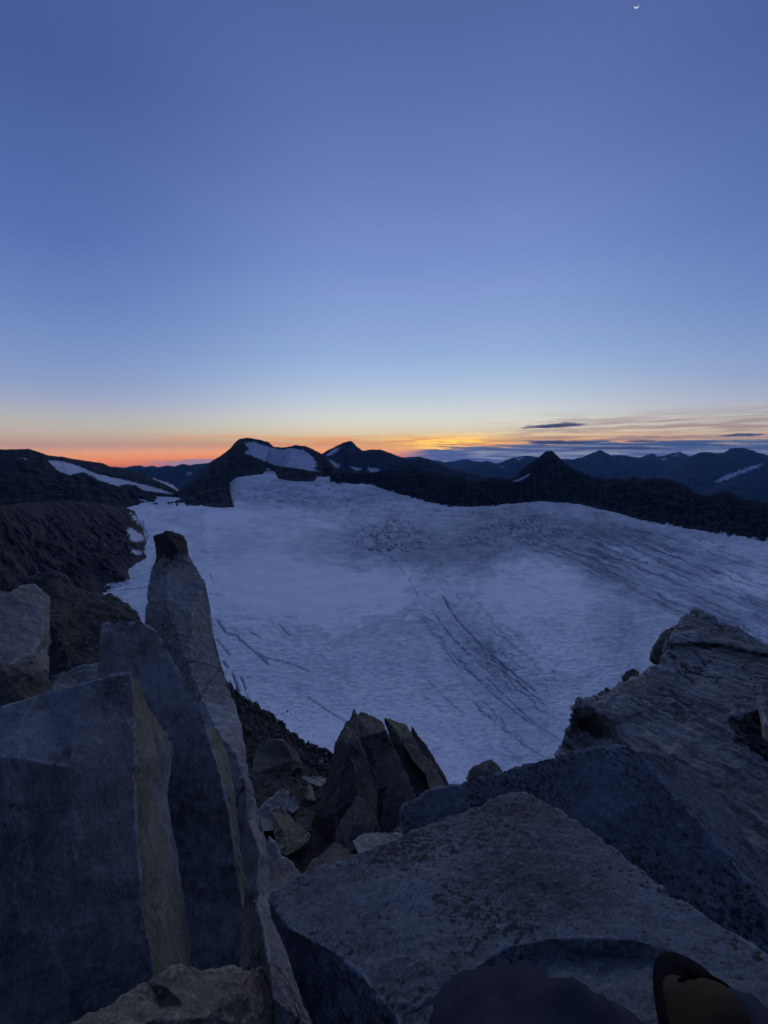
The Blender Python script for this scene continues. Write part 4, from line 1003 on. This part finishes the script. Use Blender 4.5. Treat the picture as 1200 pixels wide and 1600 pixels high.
# ------------------------------------------------------------------ person: trousers and boots at the bottom edge
def cloth_mat():
    m, nt, b = new_mat('navy_trouser_cloth')
    v = mapping(nt)
    n = noise_n(nt, v, 9, 5, .6); w = noise_n(nt, v, 260, 2, .6)
    nt.links.new(mixc(nt, n, (.026, .028, .042), (.045, .048, .066)), b.inputs['Base Color'])
    b.inputs['Roughness'].default_value = .9; b.inputs['Specular IOR Level'].default_value = .04
    bp = nt.nodes.new('ShaderNodeBump'); bp.inputs['Strength'].default_value = .35; bp.inputs['Distance'].default_value = .012
    nt.links.new(math_(nt, 'ADD', n, math_(nt, 'MULTIPLY', w, .12)), bp.inputs['Height']); nt.links.new(bp.outputs[0], b.inputs['Normal'])
    return m


def flat_mat(name, c, rough=.7, sc=60, var=.35):
    m, nt, b = new_mat(name)
    n = noise_n(nt, mapping(nt), sc, 5, .6)
    nt.links.new(mixc(nt, n, tuple(k * (1 - var) for k in c), tuple(k * (1 + var) for k in c)), b.inputs['Base Color'])
    b.inputs['Roughness'].default_value = rough; b.inputs['Specular IOR Level'].default_value = .06
    bp = nt.nodes.new('ShaderNodeBump'); bp.inputs['Strength'].default_value = .25; bp.inputs['Distance'].default_value = .003
    nt.links.new(n, bp.inputs['Height']); nt.links.new(bp.outputs[0], b.inputs['Normal'])
    return m


def build_person():
    knee = W(930, 1652, .43); toe = W(1082, 1545, .64)
    hipL, hipR = Vector((.02, -.16, -.72)), Vector((.3, -.16, -.72))
    kneeL = Vector(knee); shinL = Vector(W(800, 1662, .42))
    kneeR = Vector((.60, .12, -.47))
    rR = Matrix.Rotation(math.radians(-28), 4, 'Z') @ Matrix.Rotation(math.radians(-17), 4, 'X')
    ankR = Vector(W(1068, 1504, .74)) - rR.to_3x3() @ Vector((0, .226, -.055))
    ankL = Vector((kneeL.x - .16, kneeL.y - .1, kneeL.z - .38))
    pel = Vector((.16, -.2, -.7)); waist = Vector((.16, -.27, -.52))
    pts = [(pel, .15), (waist, .145), (hipL, .105), (hipL.lerp(kneeL, .5), .11), (kneeL, .108), (shinL, .1), (shinL.lerp(ankL, .5), .068), (ankL, .055),
           (hipR, .105), (hipR.lerp(kneeR, .5), .09), (kneeR, .072), (kneeR.lerp(ankR, .45), .064), (ankR, .056)]
    ed = [(0, 1), (0, 2), (2, 3), (3, 4), (4, 5), (5, 6), (6, 7), (0, 8), (8, 9), (9, 10), (10, 11), (11, 12)]
    def skin(name, pts, ed, mat, parent=None, sub=3, folds=0.):
        me = bpy.data.meshes.new(name); me.from_pydata([p for p, _ in pts], ed, []); me.update()
        ob = link(bpy.data.objects.new(name, me), parent)
        sk = ob.modifiers.new('Skin', 'SKIN'); sk.use_smooth_shade = True
        for sv, (_, r_) in zip(me.skin_vertices[0].data, pts): sv.radius = (r_, r_)
        me.skin_vertices[0].data[0].use_root = True
        ss = ob.modifiers.new('Sub', 'SUBSURF'); ss.levels = sub; ss.render_levels = sub
        if folds:
            tx = bpy.data.textures.new('folds', 'CLOUDS'); tx.noise_scale = .075; tx.noise_depth = 3
            dp = ob.modifiers.new('Folds', 'DISPLACE'); dp.texture = tx; dp.strength = folds; dp.mid_level = .5; dp.texture_coords = 'LOCAL'
        me.materials.append(mat)
        return ob
    # the body: hips, trunk, head turned to the dawn, arms raised to the view, hands with five fingers each
    V_ = Vector
    B = [(pel, .12), (waist, .11), (V_((.13, -.36, -.30)), .125), (V_((.11, -.37, -.12)), .09), (V_((.09, -.34, -.02)), .052), (V_((.085, -.31, .07)), .088), (V_((.085, -.30, .13)), .082),
         (V_((.085, -.205, .065)), .014), (V_((.0, -.31, .07)), .016), (V_((.17, -.31, .07)), .016), (V_((.085, -.235, .015)), .035)]
    E = [(0, 1), (1, 2), (2, 3), (3, 4), (4, 5), (5, 6), (5, 7), (5, 8), (5, 9), (5, 10)]

    def chain(start, seq):
        k = start
        for p, r_ in seq:
            B.append((V_(p), r_)); E.append((k, len(B) - 1)); k = len(B) - 1
        return k
    J = {}
    for sg, sx, hx in ((-1, -.06, -.10), (1, .30, .15)):
        sh = chain(3, [((sx, -.38, -.13), .06)])
        wr = chain(sh, [((sx + sg * .10, -.27, -.36), .045), ((hx + sg * .03, -.16, -.17), .028)])
        J[sg] = [B[sh][0], B[wr - 1][0], B[wr][0]]
        pm_ = chain(wr, [((hx, -.115, -.10), .026)])
        for f_, (dz, ln) in enumerate(((.035, .9), (.017, 1.0), (-.002, .95), (-.02, .75))):
            b0 = V_((hx, -.10, -.075 + dz)); inw = -sg
            chain(pm_, [(b0, .0095), (b0 + V_((inw * .012, .026 * ln, .012)), .0085), (b0 + V_((inw * .034 * ln, .036, .016)), .008), (b0 + V_((inw * .05 * ln, .024, .014)), .007)])
        chain(pm_, [((hx - sg * .022, -.12, -.085), .0105), ((hx - sg * .042, -.105, -.06), .0095), ((hx - sg * .052, -.09, -.035), .008)])
    hl = chain(0, [(hipL, .09), (hipL.lerp(kneeL, .5), .07), (kneeL, .055), (shinL, .052), (shinL.lerp(ankL, .5), .045), (ankL, .035)])
    chain(0, [(hipR, .09), (hipR.lerp(kneeR, .5), .07), (kneeR, .055), (kneeR.lerp(ankR, .45), .048), (ankR, .035)])
    o = skin('person', B, E, flat_mat('skin', (.32, .19, .13), .6, 30, .12))
    tag(o, 'person in navy trousers and tan boots sitting on the boulder', 'person')
    skin('trousers', pts, ed, cloth_mat(), o, 4, .075)
    jm = cloth_mat(); jm.name = 'dark_jacket_cloth'
    jp = [(waist, .15), (V_((.13, -.36, -.30)), .165), (V_((.11, -.37, -.13)), .12), (V_((.09, -.345, -.045)), .07)]
    je = [(0, 1), (1, 2), (2, 3)]
    for sg in (-1, 1):
        a, b_, c2 = J[sg]; n = len(jp); jp += [(a, .082), (a.lerp(b_, .5), .07), (b_, .062), (c2, .042)]; je += [(2, n), (n, n + 1), (n + 1, n + 2), (n + 2, n + 3)]
    skin('jacket', jp, je, jm, o, 3, .03)
    bn = bmesh.new(); bmesh.ops.create_uvsphere(bn, u_segments=32, v_segments=16, radius=1)
    for v in bn.verts: v.co = V_((.085 + v.co.x * .099, -.305 + v.co.y * .112, .112 + max(v.co.z, -.25) * .108))
    me = bpy.data.meshes.new('beanie'); bn.to_mesh(me); bn.free(); me.materials.append(flat_mat('dark_wool', (.03, .03, .035), .9, 200))
    for p in me.polygons: p.use_smooth = True
    link(bpy.data.objects.new('beanie', me), o)
    tanm = flat_mat('tan_boot_leather', (.042, .03, .017), .7, 40); rub = flat_mat('black_rubber', (.006, .006, .007), .8, 90)
    lace = flat_mat('black_lace', (.004, .004, .004), .8, 120)

    def boot(ank, yaw, pitch):
        M = Matrix.Translation(ank) @ Matrix.Rotation(yaw, 4, 'Z') @ Matrix.Rotation(pitch, 4, 'X')

        def loft(name, secs, mat, nseg=28, par=None):
            V = []; nr = len(secs)
            for (y, w, z0, z1, pw) in secs:
                for a in range(nseg):
                    t = 2 * math.pi * a / nseg; ca, sa = math.cos(t), math.sin(t)
                    x = w * math.copysign(abs(ca) ** pw, ca); zz = (z0 + z1) / 2 + (z1 - z0) / 2 * math.copysign(abs(sa) ** pw, sa)
                    V.append(M @ Vector((x, y, zz)))
            q = [(i * nseg + a, i * nseg + (a + 1) % nseg, (i + 1) * nseg + (a + 1) % nseg, (i + 1) * nseg + a) for i in range(nr - 1) for a in range(nseg)]
            me = bpy.data.meshes.new(name); me.from_pydata(V, [], q + [tuple(range(nseg - 1, -1, -1)), tuple(range((nr - 1) * nseg, nr * nseg))]); me.update()
            for p in me.polygons: p.use_smooth = True
            me.materials.append(mat)
            ob = link(bpy.data.objects.new(name, me), par or bt)
            s2 = ob.modifiers.new('Sub', 'SUBSURF'); s2.levels = 2; s2.render_levels = 2
            return ob
        # boot body: tan leather from heel to toe, heights in the boot's own frame (ankle at 0)
        bt = None
        body = loft('boot', [(-.085, .020, -.075, -.01, .8), (-.075, .036, -.085, .07, .8), (-.03, .044, -.088, .10, .85), (.03, .046, -.088, .075, .85), (.08, .047, -.088, .012, .8), (.13, .050, -.088, -.022, .75), (.175, .048, -.088, -.036, .75), (.205, .036, -.086, -.046, .8), (.215, .018, -.08, -.055, .8)], tanm, par=o)
        body['label'] = 'tan leather boot with a black rubber rand'
        bt = body
        loft('sole', [(-.096, .026, -.115, -.085, .6), (-.07, .042, -.117, -.083, .55), (0, .041, -.115, -.083, .55), (.07, .049, -.115, -.083, .55), (.14, .056, -.116, -.083, .55), (.19, .049, -.113, -.083, .6), (.222, .028, -.105, -.083, .7)], rub)
        loft('toe_rand', [(.05, .0535, -.094, -.04, .6), (.1, .0565, -.094, -.036, .6), (.14, .0575, -.094, -.030, .62), (.165, .056, -.094, -.024, .7), (.185, .052, -.094, -.023, .75), (.203, .043, -.094, -.028, .78), (.218, .03, -.092, -.038, .8), (.228, .014, -.088, -.05, .8)], rub)
        loft('heel_rand', [(-.099, .022, -.092, -.035, .7), (-.08, .041, -.094, -.03, .7), (-.045, .0475, -.094, -.045, .6)], rub)
        for i, (y0, z0) in enumerate([(.03, .07), (.05, .055), (.07, .032), (.088, .012)]):
            for sgn in (-1, 1):
                a = M @ Vector((-sgn * .03, y0 - .006, z0 - .008)); b = M @ Vector((sgn * .03, y0 + .02, z0 - .022)); mid = (a + b) / 2 + (M.to_3x3() @ Vector((0, 0, .018)))
                V, q = [], []
                for k in range(9):
                    t = k / 8; p = a * (1 - t) ** 2 + mid * 2 * t * (1 - t) + b * t * t
                    for j in range(6):
                        an = j * math.pi / 3; V.append(p + (M.to_3x3() @ Vector((0, math.cos(an), math.sin(an)))) * .0035)
                q = [(k * 6 + j, k * 6 + (j + 1) % 6, (k + 1) * 6 + (j + 1) % 6, (k + 1) * 6 + j) for k in range(8) for j in range(6)]
                me = bpy.data.meshes.new('lace'); me.from_pydata(V, [], q); me.update(); me.materials.append(lace)
                link(bpy.data.objects.new('lace', me), body)
    boot(ankR, math.radians(-28), math.radians(-17))
    boot(ankL, math.radians(4), math.radians(-12))


# ------------------------------------------------------------------ moon, clouds, haze
def build_sky_things():
    D = 300000.0
    ctr = np.array(W(995.2, 7.2, D)); dist = np.linalg.norm(ctr); R = dist * math.tan(math.radians(.21))
    view = -ctr / dist
    upv = np.array([0, 0, 1.]) - view * view[2]; upv /= np.linalg.norm(upv); rt = np.cross(upv, view)
    lit = -upv * .97 + rt * -.2; lit /= np.linalg.norm(lit)
    side = np.cross(lit, view)
    V = []; n = 32; m_ = 6
    for i in range(n + 1):                 # sunlit lune of the moon's sphere, from the limb inwards
        th = math.pi * i / n
        for j in range(m_ + 1):
            ph = math.radians(-8 + 62 * j / m_)
            d = side * math.cos(th) + math.sin(th) * (lit * math.cos(ph) + view * math.sin(ph))
            V.append(d * R)
    me = mesh_np('moon', V, grid_quads(n + 1, m_ + 1))
    m, nt, b = new_mat('moonlight'); nt.nodes.remove(b)
    em = nt.nodes.new('ShaderNodeEmission'); em.inputs[0].default_value = (.82, .86, 1, 1); em.inputs[1].default_value = .78
    nt.links.new(em.outputs[0], nt.nodes['Material Output'].inputs[0])
    me.materials.append(m)
    o = link(bpy.data.objects.new('moon', me)); o.location = ctr
    tag(o, 'thin white crescent moon high in the blue sky', 'moon')

    cm = bpy.data.materials.new('cloud_vapour'); cm.use_nodes = True; nt = cm.node_tree; nt.nodes.clear()
    ou = nt.nodes.new('ShaderNodeOutputMaterial'); pv = nt.nodes.new('ShaderNodeVolumePrincipled')
    pv.inputs['Color'].default_value = (.62, .60, .66, 1); pv.inputs['Density'].default_value = .001; pv.inputs['Anisotropy'].default_value = .3
    nt.links.new(pv.outputs[0], ou.inputs['Volume'])

    def cloud(px, py, wpx, hpx, label, seed, tilt=0.):
        D = 70000.; c = W(px, py, D); a = wpx / 2 / F * D; hh = hpx / 2 / F * D
        bm = bmesh.new(); bmesh.ops.create_icosphere(bm, subdivisions=5, radius=1)
        P = np.array([v.co for v in bm.verts])
        P[:, 0] = np.sign(P[:, 0]) * np.abs(P[:, 0]) ** 1.0
        nz = fbm(P * np.array([2.2, 2.2, 1]) + seed, 4, seed) * .8
        P = P * (1 + nz[:, None] * np.array([.5, .5, 1.3])); P[:, 2] = np.where(P[:, 2] < 0, P[:, 2] * .5, P[:, 2])
        P = P * np.array([a, a * .45, hh]); P[:, 2] += tilt * P[:, 0]
        for v, p in zip(bm.verts, P): v.co = p
        me = bpy.data.meshes.new('cloud'); bm.to_mesh(me); bm.free(); me.materials.append(cm)
        for p in me.polygons: p.use_smooth = True
        o = link(bpy.data.objects.new('cloud', me)); o.location = c; tag(o, label, 'cloud')
    cloud(866, 666, 88, 8, 'small dark lens shaped cloud floating alone above the cloud bank', 3, .05)
    cloud(876, 692, 92, 7, 'dark flat cloud just above the pyramid peak', 8, .0)
    cloud(1003, 690, 46, 5, 'short dark cloud streak right of the pyramid peak', 13)
    cloud(1160, 680, 66, 5, 'thin dark cloud streak at the right edge of the sky', 19, .02)
    cloud(968, 701, 130, 5, 'long low cloud strip behind the far blue peaks', 23)
    cloud(770, 702, 26, 4, 'tiny cloud puff beside the yellow glow', 29)

    # air between the near rocks and the far ranges
    hw = 24500.; z0, z1 = -2100., 420.
    V = [(x, y, z) for x in (-hw, hw) for y in (-hw, hw) for z in (z0, z1)]
    q = [(0, 1, 3, 2), (4, 6, 7, 5), (0, 4, 5, 1), (2, 3, 7, 6), (0, 2, 6, 4), (1, 5, 7, 3)]
    me = bpy.data.meshes.new('haze'); me.from_pydata(V, [], q); me.update()
    hm = bpy.data.materials.new('thin_air'); hm.use_nodes = True; nt = hm.node_tree; nt.nodes.clear()
    ou = nt.nodes.new('ShaderNodeOutputMaterial'); pv = nt.nodes.new('ShaderNodeVolumePrincipled')
    pv.inputs['Color'].default_value = (.2, .52, .95, 1); pv.inputs['Density'].default_value = HAZE
    nt.links.new(pv.outputs[0], ou.inputs['Volume'])
    me.materials.append(hm)
    tag(link(bpy.data.objects.new('haze', me)), kind='stuff')


HAZE = 2.0e-5
for _build in (build_world, build_dawn_fill, build_glacier, build_mountains, build_rocks, build_hillside, build_person, build_sky_things):
    _build()

# ------------------------------------------------------------------ camera and render settings
cam = bpy.data.cameras.new('camera'); co = bpy.data.objects.new('camera', cam); COL.objects.link(co)
cam.sensor_fit = 'VERTICAL'; cam.sensor_height = 24; cam.lens = F / 1600 * 24
cam.clip_start = .02; cam.clip_end = 2e6
co.rotation_euler = (math.pi / 2 - PIT, 0, 0)
scene.camera = co
scene.view_settings.view_transform = 'Standard'
try: scene.view_settings.look = 'None'
except Exception: pass
scene.view_settings.exposure = 0; scene.view_settings.gamma = 1
cy = scene.cycles
cy.use_denoising = True
cy.max_bounces = 6; cy.diffuse_bounces = 3; cy.volume_bounces = 2
